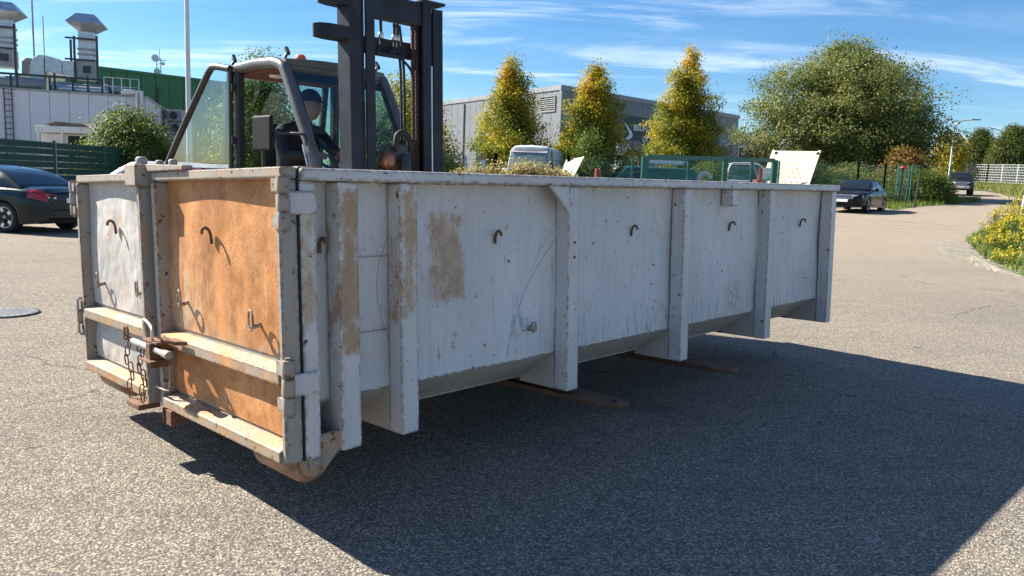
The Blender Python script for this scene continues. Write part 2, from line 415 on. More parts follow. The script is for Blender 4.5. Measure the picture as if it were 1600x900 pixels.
def tree(name, label, base, h, z0, prof, ncl, per, size, mat_, seed, tr=.14, cs=.35, cat='tree', group=None, tintf=None, shell=.45, limbs=26, squash=1.0, spikes=False, lumps=1.0):
    """prof(t): crown radius at height fraction t of the crown"""
    rng = np.random.default_rng(seed); root = empty(name, label, cat, base, 0, group)
    tt = np.linspace(0, 1, 60); wv = np.array([max(prof(t), .01) for t in tt]) ** 1.25; cdf = np.cumsum(wv) / wv.sum()
    T = np.interp(rng.random(ncl), cdf, tt); A = rng.random(ncl) * 6.283
    lump = 1 + lumps * (.13 * np.sin(A * 3 + seed + T * 6) + .10 * np.sin(A * 4 + T * 15 + seed * 2) + .07 * np.sin(T * 34 + seed))
    rad = np.array([prof(t) for t in T]) * lump * rng.random(ncl) ** shell
    cc = np.stack([rad * np.cos(A), rad * np.sin(A) * squash, z0 + T * (h - z0)], 1)
    if spikes: cc[:, 2] += (T > .62) * np.minimum(rng.exponential(.5, ncl), 1.1) * .8
    k = rng.poisson(per, ncl).clip(3); idx = np.repeat(np.arange(ncl), k); n = len(idx)
    sg = cs * rng.uniform(.55, 1.25, ncl)
    P = cc[idx] + np.clip(rng.normal(size=(n, 3)), -1.7, 1.7) * sg[idx][:, None] * np.array([1, 1, .8])
    N = P - np.array([0, 0, z0 + .35 * (h - z0)]); N /= (np.linalg.norm(N, axis=1)[:, None] + 1e-6)
    ct = rng.random(ncl) * .55; tint = ct[idx] + rng.random(n) * .45
    if tintf is not None: tint = tintf(P, tint, rng, z0, h)
    leaf_mesh('crown', P, N, size, tint, mat_, root, rng)
    mb = MB(); top = z0 + .8 * (h - z0)
    mb.tube([(0, 0, -.1), (.03, .02, z0 * .6 + .2), (-.04, .03, z0 + .3 * (h - z0)), (.02, 0, top)], [tr * 1.25, tr, tr * .6, tr * .15], 8)
    for i in rng.choice(ncl, min(limbs, ncl), replace=False):
        e = cc[i]; s_ = max(.25, e[2] - .45 * (abs(e[0]) + abs(e[1])) - .3); s_ = min(s_, top * .95)
        mid = np.array([e[0] * .45, e[1] * .45, (s_ + e[2]) / 2 + .05]); mb.tube([(0, 0, s_), mid, e], [tr * .34, tr * .2, tr * .06], 5, False)
    mb.build('trunk', M['bark'], root)
    return root
SWEET = leafmat('sweetgum_leaf', [(0, (.07, .11, .014)), (.25, (.16, .20, .022)), (.45, (.32, .30, .03)), (.65, (.50, .37, .03)), (.85, (.48, .22, .035)), (1, (.40, .10, .035))], .45)
GREEN = leafmat('green_leaf', [(0, (.035, .065, .014)), (.4, (.08, .125, .024)), (.75, (.14, .19, .035)), (1, (.25, .27, .05))], .42)
POPLAR = leafmat('poplar_leaf', [(0, (.05, .08, .02)), (.4, (.125, .16, .045)), (.75, (.22, .24, .08)), (1, (.36, .34, .13))], .36)
RUST = leafmat('autumn_leaf', [(0, (.06, .07, .018)), (.4, (.16, .13, .03)), (.75, (.28, .15, .04)), (1, (.32, .09, .03))])
HORN = leafmat('hornbeam_leaf', [(0, (.025, .05, .01)), (.45, (.065, .095, .018)), (.8, (.11, .135, .025)), (1, (.19, .17, .04))])
PALE = leafmat('pale_leaf', [(0, (.16, .15, .07)), (.5, (.34, .29, .15)), (1, (.50, .42, .24))])

def place(px, Y, dz=0):
    x = at(px, 300, Y)[0]; return (x, Y, zg(x, Y) + dz)
def htop(px, py, Y): return at(px, py, Y)[2] - zg(at(px, 300, Y)[0], Y)
def sweet(px, py, Y, rpx, seed, label, n=1250):
    h = htop(px, py, Y); r = rpx / FPX * Y
    prof = lambda t: r * (1.0 * (min(1, (t + .05) / .30)) ** .6) * max(.03, (1 - t) ** .72) * 1.26
    def tf(P, ti, rng, z0, h):
        f = (P[:, 2] - z0) / (h - z0)
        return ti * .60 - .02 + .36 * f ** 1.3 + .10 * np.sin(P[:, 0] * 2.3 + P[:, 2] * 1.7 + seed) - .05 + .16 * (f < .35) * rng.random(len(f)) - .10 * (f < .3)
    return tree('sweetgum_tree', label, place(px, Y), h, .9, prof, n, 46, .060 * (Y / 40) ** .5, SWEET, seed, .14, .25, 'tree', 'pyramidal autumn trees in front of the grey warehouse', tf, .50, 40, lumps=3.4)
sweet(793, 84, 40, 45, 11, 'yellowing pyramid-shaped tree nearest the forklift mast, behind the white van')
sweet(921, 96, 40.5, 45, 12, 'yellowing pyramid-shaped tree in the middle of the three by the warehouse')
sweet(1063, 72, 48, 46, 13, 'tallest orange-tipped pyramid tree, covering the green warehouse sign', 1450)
# big tree right
hb = htop(1310, 66, 53); rb = 116 / FPX * 53
tree('poplar_tree', 'largest tree, broad olive green crown behind the black sedan', place(1306, 53), hb, .6,
     lambda t: rb * (math.sin(math.pi * min(1, (t * .86 + .15))) ** .55) * (1.0 if t < .72 else max(.2, 1 - (t - .72) * 2.3)), 2300, 78, .078, POPLAR, 21, .3, .42, limbs=90, shell=.40, spikes=True, lumps=2.3)
hb2 = htop(1425, 125, 53)
tree('leaning_tree', 'sparse olive tree at the right edge of the largest tree', place(1414, 53), hb2, 1.6, lambda t: 1.6 * math.sin(math.pi * min(1, t * .8 + .2)) ** .6, 230, 40, .085, POPLAR, 22, .16, .34, limbs=40)
tree('rusty_tree', 'reddish brown small tree behind the tall green fence posts', place(1408, 47), htop(1408, 236, 47), .8, lambda t: 1.15 * math.sin(math.pi * min(1, t * .8 + .18)) ** .7, 220, 44, .075, RUST, 23, .1, .34)
tree('rusty_bush', 'orange leaved bush beside the warehouse corner', place(1180, 47), htop(1180, 222, 47), .3, lambda t: 1.2 * math.sin(math.pi * min(1, t * .8 + .2)) ** .7, 60, 38, .09, RUST, 24, .06, .3, 'bush')
tree('yellow_tree', 'small yellow-green tree left of the clipped oval trees', place(1476, 84), htop(1476, 204, 84), 1, lambda t: 1.55 * math.sin(math.pi * min(1, t * .85 + .15)) ** .7, 200, 46, .11, SWEET, 25, .12, .45, tintf=lambda P, ti, r_, a, b: ti * .7 + .12)
for (px, py, rp, Y, sd, lb) in ((1523, 203, 22, 92, 26, 'smaller dark green oval tree behind the grey fence, left of its twin'), (1577, 196, 31, 88, 27, 'larger dark green oval tree behind the grey fence at the right edge')):
    r_ = rp / FPX * Y
    tree('hornbeam_tree', lb, place(px, Y), htop(px, py, Y), .5, lambda t, r_=r_: r_ * (max(.02, 1 - ((t - .33) / (.36 if t < .33 else .69)) ** 2 * (.45 if t < .33 else 1))) ** .75, 1300, 52, .085, HORN, sd, .2, .38, 'tree', 'clipped oval trees behind the grey fence', shell=.3)
tree('hazel_bush', 'green leafy bush hanging over the dark green fence at the left', place(208, 28.5), htop(208, 172, 28.5), .1, lambda t: 1.72 * (math.sin(math.pi * min(1, t * .62 + .36)) ** .6), 760, 52, .05, GREEN, 31, .05, .26, 'bush', tintf=lambda P, ti, r_, a, b: ti * .8 + .25 * (P[:, 0] < -.8))
tree('ash_tree', 'green tree seen through the forklift cab windows', place(408, 36), htop(408, 84, 36), .4, lambda t: 2.0 * (math.sin(math.pi * min(1, t * .66 + .32)) ** .8), 760, 50, .06, GREEN, 32, .16, .36, tintf=lambda P, ti, r_, a, b: ti * .9 + .1)
tree('maple_tree', 'yellow-green tree seen between the forklift mast uprights', place(626, 34), htop(626, 122, 34), .4, lambda t: 2.35 * (math.sin(math.pi * min(1, t * .66 + .32)) ** .8), 850, 50, .06, SWEET, 33, .16, .34, tintf=lambda P, ti, r_, a, b: ti * .62)
for i, (px, Y, h, r_, mt, lb) in enumerate(((918, 37, 205, 1.1, GREEN, 'upright green shrub under the middle autumn tree'), (1105, 43, 252, 1.3, GREEN, 'green shrub behind the middle of the green gate'), (1250, 46, 246, 1.9, POPLAR, 'olive undergrowth behind the leaning slatted board'), (1335, 46, 258, 2.8, POPLAR, 'olive undergrowth right behind the black sedan'), (1440, 45, 268, .9, GREEN, 'green shrub grown through the tall mesh fence'), (1461, 45, 274, .8, GREEN, 'dark leafy shrub at the end of the mesh fence by the road'))):
    tree('shrub', lb, place(px, Y), htop(px, h, Y), .1, lambda t, r_=r_: r_ * (math.sin(math.pi * min(1, t * .65 + .34)) ** .7), 330, 46, .05, mt, 40 + i, .035, .26, 'shrub', limbs=18)
for i, (px, py, w) in enumerate(((797, 263, .55), (830, 261, .7), (864, 264, .6), (757, 268, .4), (727, 272, .3))):
    Y = 28.5; tree('dry_plant', ['pale seeding plant at the left front of the white van', 'pale seeding plant in front of the van windscreen', 'pale seeding plant below the van door', 'small pale plant beside the white post', 'lowest pale plant nearest the forklift mast'][i], place(px, Y), htop(px, py, Y), .1,
         lambda t, w=w: w * (.6 + .5 * t), 70, 40, .06, PALE, 60 + i, .02, .2, 'plant', limbs=20)

def goldenrod(loc, h, w, n, seed, label):
    rng = np.random.default_rng(seed); root = empty('goldenrod', label, 'flower', loc, 0, 'yellow flowering plants on the verge'); mb = MB(); P = []; FL = []
    for i in range(n):
        a = rng.random() * 6.28; r_ = w * math.sqrt(rng.random()); x, y = r_ * math.cos(a), r_ * math.sin(a); hh = h * rng.uniform(.6, 1.05); dx, dy = rng.normal(0, .08, 2)
        mb.tube([(x, y, 0), (x + dx * .4, y + dy * .4, hh * .55), (x + dx, y + dy, hh)], [.006, .005, .003], 4, False)
        for k in range(15): t = rng.uniform(.1, .85); P.append((x + dx * t + rng.normal(0, .045), y + dy * t + rng.normal(0, .045), hh * t))
        for k in range(26): t = rng.random(); FL.append((x + dx + rng.normal(0, .05 * (1.2 - t)), y + dy + rng.normal(0, .05 * (1.2 - t)), hh - .14 + .18 * t))
    mb.build('stem', M['turf'], root)
    for nm, arr, mt, s_ in (('leaves', P, GREEN_B, .045), ('flower_heads', FL, YELLOW, .022)):
        A = np.array(arr); leaf_mesh(nm, A, rng.normal(size=A.shape), s_, rng.random(len(A)), mt, root, rng, aspect=.4 if nm == 'leaves' else .8)['kind'] = 'stuff'
GREEN_B = leafmat('herb_leaf', [(0, (.07, .12, .02)), (1, (.18, .22, .05))]); YELLOW = leafmat('yellow_flower', [(0, (.42, .34, .02)), (1, (.62, .52, .05))], .25)
gold = [(1594, 352, 1.0, .55, 40, 'tallest yellow flowers beside the white post'), (1572, 362, .8, .55, 38, 'yellow flowers left of the white post on the verge'), (1592, 378, .75, .6, 40, 'yellow flowers at the right frame edge above the lowest clump'), (1552, 375, .55, .4, 24, 'yellow flowers nearest the road tip of the verge'),
        (1565, 393, .5, .45, 26, 'yellow flowers in the middle of the green verge'), (1545, 390, .32, .35, 14, 'low yellow flowers beside the gravel patch'), (1574, 413, .34, .3, 14, 'lowest small yellow clump at the front edge of the verge')]
for i, (px, py, h, w, n, lb) in enumerate(gold):
    g = gr(px, py); goldenrod(tuple(g), h, w, n, 80 + i, lb)

# ------------------------------------------------------------------ buildings
def wall_frame(P0, P1):
    P0 = np.array(P0[:2], float); P1 = np.array(P1[:2], float); L = np.linalg.norm(P1 - P0); e = (P1 - P0) / L; n = np.array([e[1], -e[0]])
    return P0, e, n, L
def wall_matrix(P0, P1, z=0):
    p, e, n, L = wall_frame(P0, P1)   # local x along wall, y outward (towards n), z up
    m = Matrix(((e[0], n[0], 0, p[0]), (e[1], n[1], 0, p[1]), (0, 0, 1, z), (0, 0, 0, 1))); return m, L
def onwall(px, py, P0, P1):
    """wall coordinates (u along, z up) of the point of a wall seen at a pixel"""
    p, e, n, L = wall_frame(P0, P1); d = ray(px, py); t = ((p - CAM[:2]) @ n) / (d[:2] @ n); X = CAM + d * t
    return (X[:2] - p) @ e, X[2]
def panel_wall(root, inv, P0, P1, z0, z1, pw, mt, gap=.03, th=.05, name='panel'):
    W_, L = wall_matrix(P0, P1); n = max(1, round(L / pw)); w = L / n; me = None
    Q = inv @ W_
    for i in range(n):
        if me is None:
            me = MB().box(gap / 2, w - gap / 2, 0, th, z0, z1).mesh(name, mt)
        o = bpy.data.objects.new(name, me); col.objects.link(o); o.parent = root; o.matrix_local = Q @ Matrix.Translation((i * w, 0, 0))
    return Q, L
M['wh_panel'] = mat('grey_sheet_panel', (.165, .178, .20), .5, .1, .08, .6, dirt=.12)
M['wh_dark'] = mat('panel_joint', (.07, .075, .085), .7)
M['fascia'] = mat('roof_fascia', (.24, .26, .28), .5, .2, .1, 1)
M['sign_green'] = mat('sign_green', (.010, .050, .042), .5, 0, .08, 2)
M['sign_white'] = mat('sign_white', (.78, .80, .78), .55, 0, .05, 3)
M['sign_leaf'] = mat('sign_leaf', (.03, .12, .07), .55, 0, .1, 3)
def text_mesh(s, size, extr, name, mt, parent, M4):
    cu = bpy.data.curves.new(name, 'FONT'); cu.body = s; cu.size = size; cu.extrude = extr; cu.offset = size * .025
    o = bpy.data.objects.new(name, cu); col.objects.link(o); dg = bpy.context.evaluated_depsgraph_get(); me = bpy.data.meshes.new_from_object(o.evaluated_get(dg))
    bpy.data.objects.remove(o); me.materials.clear(); me.materials.append(mt); q = bpy.data.objects.new(name, me); col.objects.link(q); q.parent = parent; q.matrix_local = M4; return q

def warehouse():
    C0 = at(878, 134, 55); CR = at(1154, 182, 72); CL = at(600, 173, 80.5); H = float(C0[2])
    base = Vector((C0[0], C0[1], zg(C0[0], C0[1])))
    root = empty('warehouse', 'large grey sheet-clad warehouse behind the three autumn trees', 'building', base); inv = Matrix.Translation(-base)
    BR = CR[:2] + (CL[:2] - C0[:2]); z0 = -.5
    corners = [C0[:2], CR[:2], BR, CL[:2]]; cen = np.mean(corners, 0)
    ins = [c + (cen - c) * .006 for c in corners]
    MB().hexa([(c[0], c[1], z0) for c in ins] + [(c[0], c[1], H - .1) for c in ins]).build('wall', M['wh_dark'], root, pre=inv)
    QR, LR = panel_wall(root, inv, C0, CR, z0, H - .25, 1.05, M['wh_panel'])
    QL, LL = panel_wall(root, inv, CL, C0, z0, H - .25, 1.05, M['wh_panel'])
    for Q, L in ((QR, LR), (QL, LL)):
        MB().box(-.08, L + .08, -.05, .12, H - .28, H + .05).build('fascia', M['fascia'], root, pre=Q)
    MB().hexa([(c[0], c[1], H - .02) for c in corners] + [(c[0], c[1], H + .04) for c in corners]).build('roof', M['fascia'], root, pre=inv)
    MB().box(-.1, .1, -.1, .1, z0, H - .3).build('corner_trim', M['fascia'], root, pre=QR)
    # louvre and blue door on the left wall
    u0, za = onwall(848, 153, CL, C0); u1, zb = onwall(868, 173, CL, C0)
    lv = MB().box(u0, u1, .05, .09, zb, za).build('louvre', M['dark_steel'], root, pre=QL)
    fr = MB(); fr.box(u0 - .06, u0, .05, .13, zb - .06, za + .06).box(u1, u1 + .06, .05, .13, zb - .06, za + .06).box(u0, u1, .05, .13, za, za + .06).box(u0, u1, .05, .13, zb - .06, zb)
    fr.build('frame', M['fascia'], lv, pre=QL)
    n = 7
    for i in range(n):
        z = zb + (za - zb) * (i + .5) / n
        MB().hexa([(u0, .09, z - .06), (u1, .09, z - .06), (u1, .13, z - .08), (u0, .13, z - .08), (u0, .09, z - .03), (u1, .09, z - .03), (u1, .13, z - .05), (u0, .13, z - .05)]).build('slat', M['galv_dull'], lv, pre=QL)
    u0, za = onwall(747, 214, CL, C0); u1, _ = onwall(776, 214, CL, C0)
    d = MB().box(u0, u1, .05, .10, z0, za).build('door', mat('blue_door', (.02, .08, .13), .45), root, pre=QL, bevel=.01)
    MB().box(u0 - .1, u0, .05, .14, z0, za + .1).box(u1, u1 + .1, .05, .14, z0, za + .1).box(u0, u1, .05, .14, za, za + .1).build('frame', M['fascia'], d, pre=QL)
    # big sign
    u0, za = onwall(952, 183, C0, CR); u1, zb = onwall(1121, 233, C0, CR); za = onwall(1000, 183, C0, CR)[1]
    sg = MB().box(u0, u1, .05, .11, zb, za).build('sign_board', M['sign_green'], root, pre=QR); sg['label'] = 'dark green sign board with white horns and lettering'
    def emb(pts, name):
        pp = [onwall(x, y, C0, CR) for x, y in pts]
        MB().prism(pp[::-1], .112, .135, 'xz').build(name, M['sign_white'], sg, pre=QR)
    emb([(973.6, 191), (977, 195), (981.5, 201), (985, 206), (986.3, 210.5), (985.4, 214.5), (982, 217.3), (977.5, 218.2), (974, 217), (977.5, 214.8), (980.3, 212.2), (981, 209), (979.5, 204), (976.5, 197.5)], 'horn_emblem')
    emb([(969, 214.5), (971.5, 215), (973.5, 219), (975, 221.5), (972.5, 223.5), (970.5, 223), (969.3, 219.5)], 'horn_emblem')
    for s_, px, py, cap in (('BISON', 987.5, 203.3, 9.3), ('LA', 1001.5, 221, 9.3)):
        u, z = onwall(px, py, C0, CR); u2, z2 = onwall(px, py - cap, C0, CR); size = (z2 - z) / .70
        B = Matrix(((1, 0, 0, u), (0, 0, 1, .125), (0, 1, 0, z), (0, 0, 0, 1)))
        text_mesh(s_, size, .012, 'lettering', M['sign_white'], sg, QR @ B)
    lf = MB(); rnd = random.Random(4)
    for i in range(5):
        for j in range(7):
            u, z = onwall(1088 + i * 7 + (j % 2) * 3, 190 + j * 6.2, C0, CR); r_ = .07 + rnd.random() * .05
            if u < u1 - .15: lf.prism([(u - r_, z), (u, z - r_), (u + r_, z + .02), (u, z + r_)], .112, .125, 'xz')
    lf.build('leaf_pattern', M['sign_leaf'], sg, pre=QR)
    u, z = onwall(1143, 199, C0, CR); MB().lathe([(.0, .0), (.17, .0), (.19, .06), (.12, .16), (0.001, .18)], (u, .06, z), 'y', 14).build('wall_lamp', M['sign_white'], root, pre=QR)
    u, _ = onwall(1101, 255, C0, CR); MB().tube([(u, .12, z0), (u, .12, H - .4)], .05, 8).build('downpipe', M['fascia'], root, pre=QR)
    u, _ = onwall(726, 200, CL, C0); MB().tube([(u, .12, z0), (u, .12, H - .4)], .06, 8).build('downpipe', M['fascia'], root, pre=QL)
warehouse()

M['lb_panel'] = mat('pale_grey_panel', (.56, .59, .64), .5, .05, .05, .5, dirt=.08)
M['lb_joint'] = mat('pale_joint', (.20, .21, .23), .7)
M['gb_panel'] = mat('green_sheet', (.022, .125, .042), .5, .05, .12, .4)
M['gb_dark'] = mat('green_joint', (.010, .045, .018), .6)
def left_building():
    A0 = at(-330, 122, 42.0); A1 = at(227, 150, 47.4); H = float(at(100, 142, 46.0)[2]); base = Vector((A1[0], A1[1], zg(A1[0], A1[1])))
    root = empty('factory_hall', 'long pale grey factory hall with pipework on its roof', 'building', base); inv = Matrix.Translation(-base)
    p, e, n, L = wall_frame(A0, A1); bk = -n * 11; c4 = [A0[:2], A1[:2], A1[:2] + bk, A0[:2] + bk]; cen = np.mean(c4, 0); ins = [c + (cen - c) * .004 for c in c4]
    MB().hexa([(c[0], c[1], -.3) for c in ins] + [(c[0], c[1], H - .05) for c in ins]).build('wall', M['lb_joint'], root, pre=inv)
    Q, L = panel_wall(root, inv, A0, A1, -.3, H - .12, 1.0, M['lb_panel'], .025)
    panel_wall(root, inv, A1, A1[:2] + bk, -.3, H - .12, 1.0, M['lb_panel'], .025)
    MB().box(-.1, L + .12, -11.1, .10, H - .12, H).build('roof', M['galv_dull'], root, pre=Q)
    def W(px, py): return onwall(px, py, A0, A1)
    # caged ladder on the wall
    u, zt = W(13, 138); la = MB(); 
    la.box(u - .22, u - .17, .12, .18, .5, zt).box(u + .17, u + .22, .12, .18, .5, zt)
    l_ = la.build('ladder', M['dark_steel'], root, pre=Q)
    for i in range(15): MB().box(u - .17, u + .17, .13, .16, .7 + i * .33, .74 + i * .33).build('rung', M['dark_steel'], l_, pre=Q)
    for pts in ([(214, 180), (214, 146), (190, 146)], [(222, 185), (222, 144), (194, 143)]):
        q = [W(*k) for k in pts]; MB().tube([(a, .22, z) for a, z in q], .11, 10).build('pipe', M['white_metal'], root, pre=Q)
    # roof pipes: things lying along the roof edge
    for i, (xa, ya, xb, yb, r_, dd, mt) in enumerate(((-60, 118, 50, 127, .42, -2.6, 'galv_dull'), (66, 128, 160, 138, .33, -2.4, 'galv_dull'), (70, 134, 165, 143, .22, -1.5, 'galv'), (150, 132, 205, 146, .25, -1.8, 'galv_dull'))):
        a, z = W(xa, ya); b, z2 = W(xb, yb); z = max(z, H + r_ + .02); z2 = max(z2, H + r_ + .02)
        MB().tube([(a, dd, z), (a * .5 + b * .5, dd, (z + z2) / 2), (b, dd, z2)], r_, 14).build('roof_pipe', M[mt], root, pre=Q)
    for i, xp in enumerate((8, 18, 70, 78, 107, 131, 154, 165)):
        a, _ = W(xp, 130); MB().box(a - .05, a + .05, -1.2, -1.1, H, H + .85 + .25 * (i % 2)).build('pipe_support', M['dark_steel'], root, pre=Q)
    a, _ = W(0, 116); b, _ = W(160, 128); MB().box(a - 6, b, -1.25, -1.1, H + .82, H + .94).build('support_beam', M['dark_steel'], root, pre=Q)
    a, _ = W(160, 130); b, _ = W(215, 130); hr = MB()
    for k in range(5):
        u = a + (b - a) * k / 4; hr.tube([(u, -.5, H), (u, -.5, H + 1.0)], .025, 6)
    hr.tube([(a, -.5, H + 1.0), (b, -.5, H + 1.0)], .025, 6).tube([(a, -.5, H + .5), (b, -.5, H + .5)], .02, 6); hr.build('handrail', M['galv'], root, pre=Q)
    # big bent air duct
    dy = -3.6
    def D(px, py):
        d = ray(px, py); pp = p + n * dy; t = ((pp - CAM[:2]) @ n) / (d[:2] @ n); X = CAM + d * t; return (X[:2] - p) @ e, X[2]
    def dpoly(pts, name, mt, y0=dy - .7, y1=dy + .1): 
        return MB().prism([D(*k) for k in pts][::-1], y0, y1, 'xz').build(name, M[mt], root, pre=Q, bevel=.03)
    dpoly([(48, 134), (47, 104), (49, 95), (54, 89), (61, 86), (69, 86), (69, 120), (68, 136)], 'air_duct', 'galv')
    dpoly([(70, 86), (97, 94), (97, 117), (70, 112)], 'air_duct', 'galv', dy - .72, dy + .06)
    dpoly([(98, 94.5), (117, 96.5), (117, 120), (98, 117)], 'air_duct', 'galv', dy - .7, dy + .1)
    dpoly([(27, 112), (27, 92), (34, 87), (48, 88), (46, 113)], 'air_duct', 'galv_dull', dy - 1.8, dy - .9)
    for nm, ox, oy, lb in (('stack', 0, 0, ''), ('stack', -128, -19, '')):
        def S(x, y): return D(x + ox, y + oy)
        u0, z0 = S(118, 123); u1, z1 = S(150, 97)
        st = MB().box(u0, u1, dy - .9, dy + .4, z0, z1).build('fan_housing', M['galv_dull'], root, pre=Q, bevel=.02)
        uu, zz = S(138, 110); MB().box(uu - .22, uu + .22, dy + .4, dy + .44, zz - .22, zz + .22).build('inspection_cover', M['dark_steel'], st, pre=Q)
        a0, b0 = S(124, 97); a1, b1 = S(148, 57); cx = (a0 + a1) / 2; hw = (a1 - a0) / 2; yc = dy - .25
        MB().box(cx - hw, cx + hw, yc - hw, yc + hw, b0, b1).build('chimney_duct', M['galv'], st, pre=Q, bevel=.02)
        for py in (86, 78, 62): z = S(136, py)[1]; MB().box(cx - hw - .05, cx + hw + .05, yc - hw - .05, yc + hw + .05, z - .06, z + .06).build('flange', M['galv_dull'], st, pre=Q)
        zb = S(130, 50)[1]; zm = S(130, 37.5)[1]; zt = S(130, 22)[1]; w2 = hw * 2.25; w3 = hw * 1.1; w4 = hw * .95
        hd = MB(); lv = [(w4, b1), (w4, zb), (w2, zm), (w3, zt)]; vs = [(cx + i * w, yc + j * w, z) for w, z in lv for i, j in ((-1, -1), (1, -1), (1, 1), (-1, 1))]; fs = [(15, 14, 13, 12)[::-1]]
        for k in range(3):
            for j in range(4): fs.append((k * 4 + j, k * 4 + (j + 1) % 4, k * 4 + 4 + (j + 1) % 4, k * 4 + 4 + j))
        hd.add(vs, fs).build('rain_hood', M['galv'], st, pre=Q)
        for px in (105, 118, 153):
            a, z = S(px, 58); a2, z2 = S(px, 130); yy = yc + (hw + .25 if px != 105 else -hw - .2); MB().box(a - .06, a + .06, yy - .06, yy + .06, H, z).build('frame_post', M['dark_steel'], st, pre=Q)
        for py in (60, 93):
            a, z = S(104, py); b, _ = S(154, py); MB().box(a, b, yc + hw + .19, yc + hw + .29, z - .05, z + .05).build('frame_rail', M['dark_steel'], st, pre=Q)
    for px, yt in ((51, -30), (67, 24)):
        a, z = D(px + 1, 86); _, zt = D(px, yt); MB().tube([(a, dy - .2, H), (a, dy - .2, zt)], .05 if px < 60 else .03, 6).build('antenna', M['galv_dull'], root, pre=Q)
left_building()
def green_building():
    A0 = at(100, 102, 60); A1 = at(420, 143, 72); H = float(at(230, 119, 66)[2]); base = Vector((A0[0], A0[1], zg(A0[0], A0[1]))); inv = Matrix.Translation(-base)
    root = empty('green_hall', 'tall green sheet-clad hall behind the white lamp post', 'building', base)
    p, e, n, L = wall_frame(A0, A1); bk = -n * 20; c4 = [A0[:2], A1[:2], A1[:2] + bk, A0[:2] + bk]; cen = np.mean(c4, 0); ins = [c + (cen - c) * .004 for c in c4]
    MB().hexa([(c[0], c[1], -.3) for c in ins] + [(c[0], c[1], H - .05) for c in ins]).build('wall', M['gb_dark'], root, pre=inv)
    Q, L = panel_wall(root, inv, A0, A1, -.3, H - .1, 1.1, M['gb_panel'], .04)
    MB().box(-.1, L + .1, -.1, .15, H - .1, H + .12).build('roof_edge', M['gb_panel'], root, pre=Q)
    MB().hexa([(c[0], c[1], H - .04) for c in c4] + [(c[0], c[1], H + .02) for c in c4]).build('roof', M['gb_dark'], root, pre=inv)
    u, _ = onwall(246, 150, A0, A1); MB().tube([(u, .15, 0), (u, .15, H - 1.0)], .07, 8).build('downpipe', M['dark_steel'], root, pre=Q)
    # telecom mast on the roof
    u, z = onwall(265, 121, A0, A1); B = Vector((p[0] + e[0] * u - n[0] * 2, p[1] + e[1] * u - n[1] * 2, H))
    t = empty('radio_mast', 'lattice radio mast with dishes on the green roof', 'mast', B); mb = MB()
    for i, j in ((-.18, -.18), (.18, -.18), (0, .2)): mb.tube([(i, j, -.1), (i, j, 1.6)], .035, 5)
    for k in range(5): mb.bar((-.18, -.18, .1 + k * .3), (.18, -.18, .35 + k * .3), .03, .03); mb.bar((.18, -.18, .1 + k * .3), (0, .2, .35 + k * .3), .03, .03)
    mb.tube([(0, 0, 1.5), (0, 0, 2.4)], .025, 5); mb.bar((-.3, 0, 1.45), (.55, 0, 1.45), .05, .05); mb.build('lattice', M['galv_dull'], t)
    for x, z_, r_ in ((-.25, 1.6, .3), (-.12, .5, .26), (.4, 1.15, .14)): MB().lathe([(r_, 0), (r_ * 1.02, .1), (r_ * .6, .2), (.001, .24)], (x, -.3, z_), 'y', 14).build('dish', M['white_metal'], t)
green_building()
def small_buildings():
    P0 = at(1149, 250, 76); P1 = at(1192, 250, 80); root = empty('small_office', 'low grey office with a white band right of the warehouse', 'building', (P0[0], P0[1], zg(P0[0], P0[1]))); inv = Matrix.Translation((-P0[0], -P0[1], -zg(P0[0], P0[1])))
    W_, L = wall_matrix(P0, P1); Q = inv @ W_; H = at(1160, 207, 77)[2]; Hb = at(1160, 218, 77)[2]
    MB().box(-.5, L + 3, -6, 0, 0, Hb).build('wall', mat('office_grey', (.23, .24, .26), .7), root, pre=Q)
    MB().box(-.7, L + 3.2, -6.2, .2, Hb, H).build('roof_band', M['white_metal'], root, pre=Q)
    u, z = onwall(1157, 232, P0, P1); w_ = MB().box(u - .45, u + .45, .01, .05, .6, z + .1).build('window', M['glass_dark'], root, pre=Q)
    MB().box(u - .6, u - .45, .0, .1, .5, z + .25).box(u + .45, u + .6, 0, .1, .5, z + .25).box(u - .45, u + .45, 0, .1, z + .1, z + .25).build('frame', M['white_metal'], w_, pre=Q)
    b = place(1156, 90); z = at(1156, 190, 90)[2] - b[2]; r_ = empty('striped_pole', 'thin red and white pole above the small office roof', 'pole', b)
    for k in range(6): MB().lathe([(.09, z * k / 6), (.09, z * (k + 1) / 6)], (0, 0, 0), 'z', 8).build('band', M['white_metal'] if k % 2 else M['red'], r_)
M['red'] = mat('red_paint', (.36, .035, .03), .45, 0, .2, 5)
small_buildings()
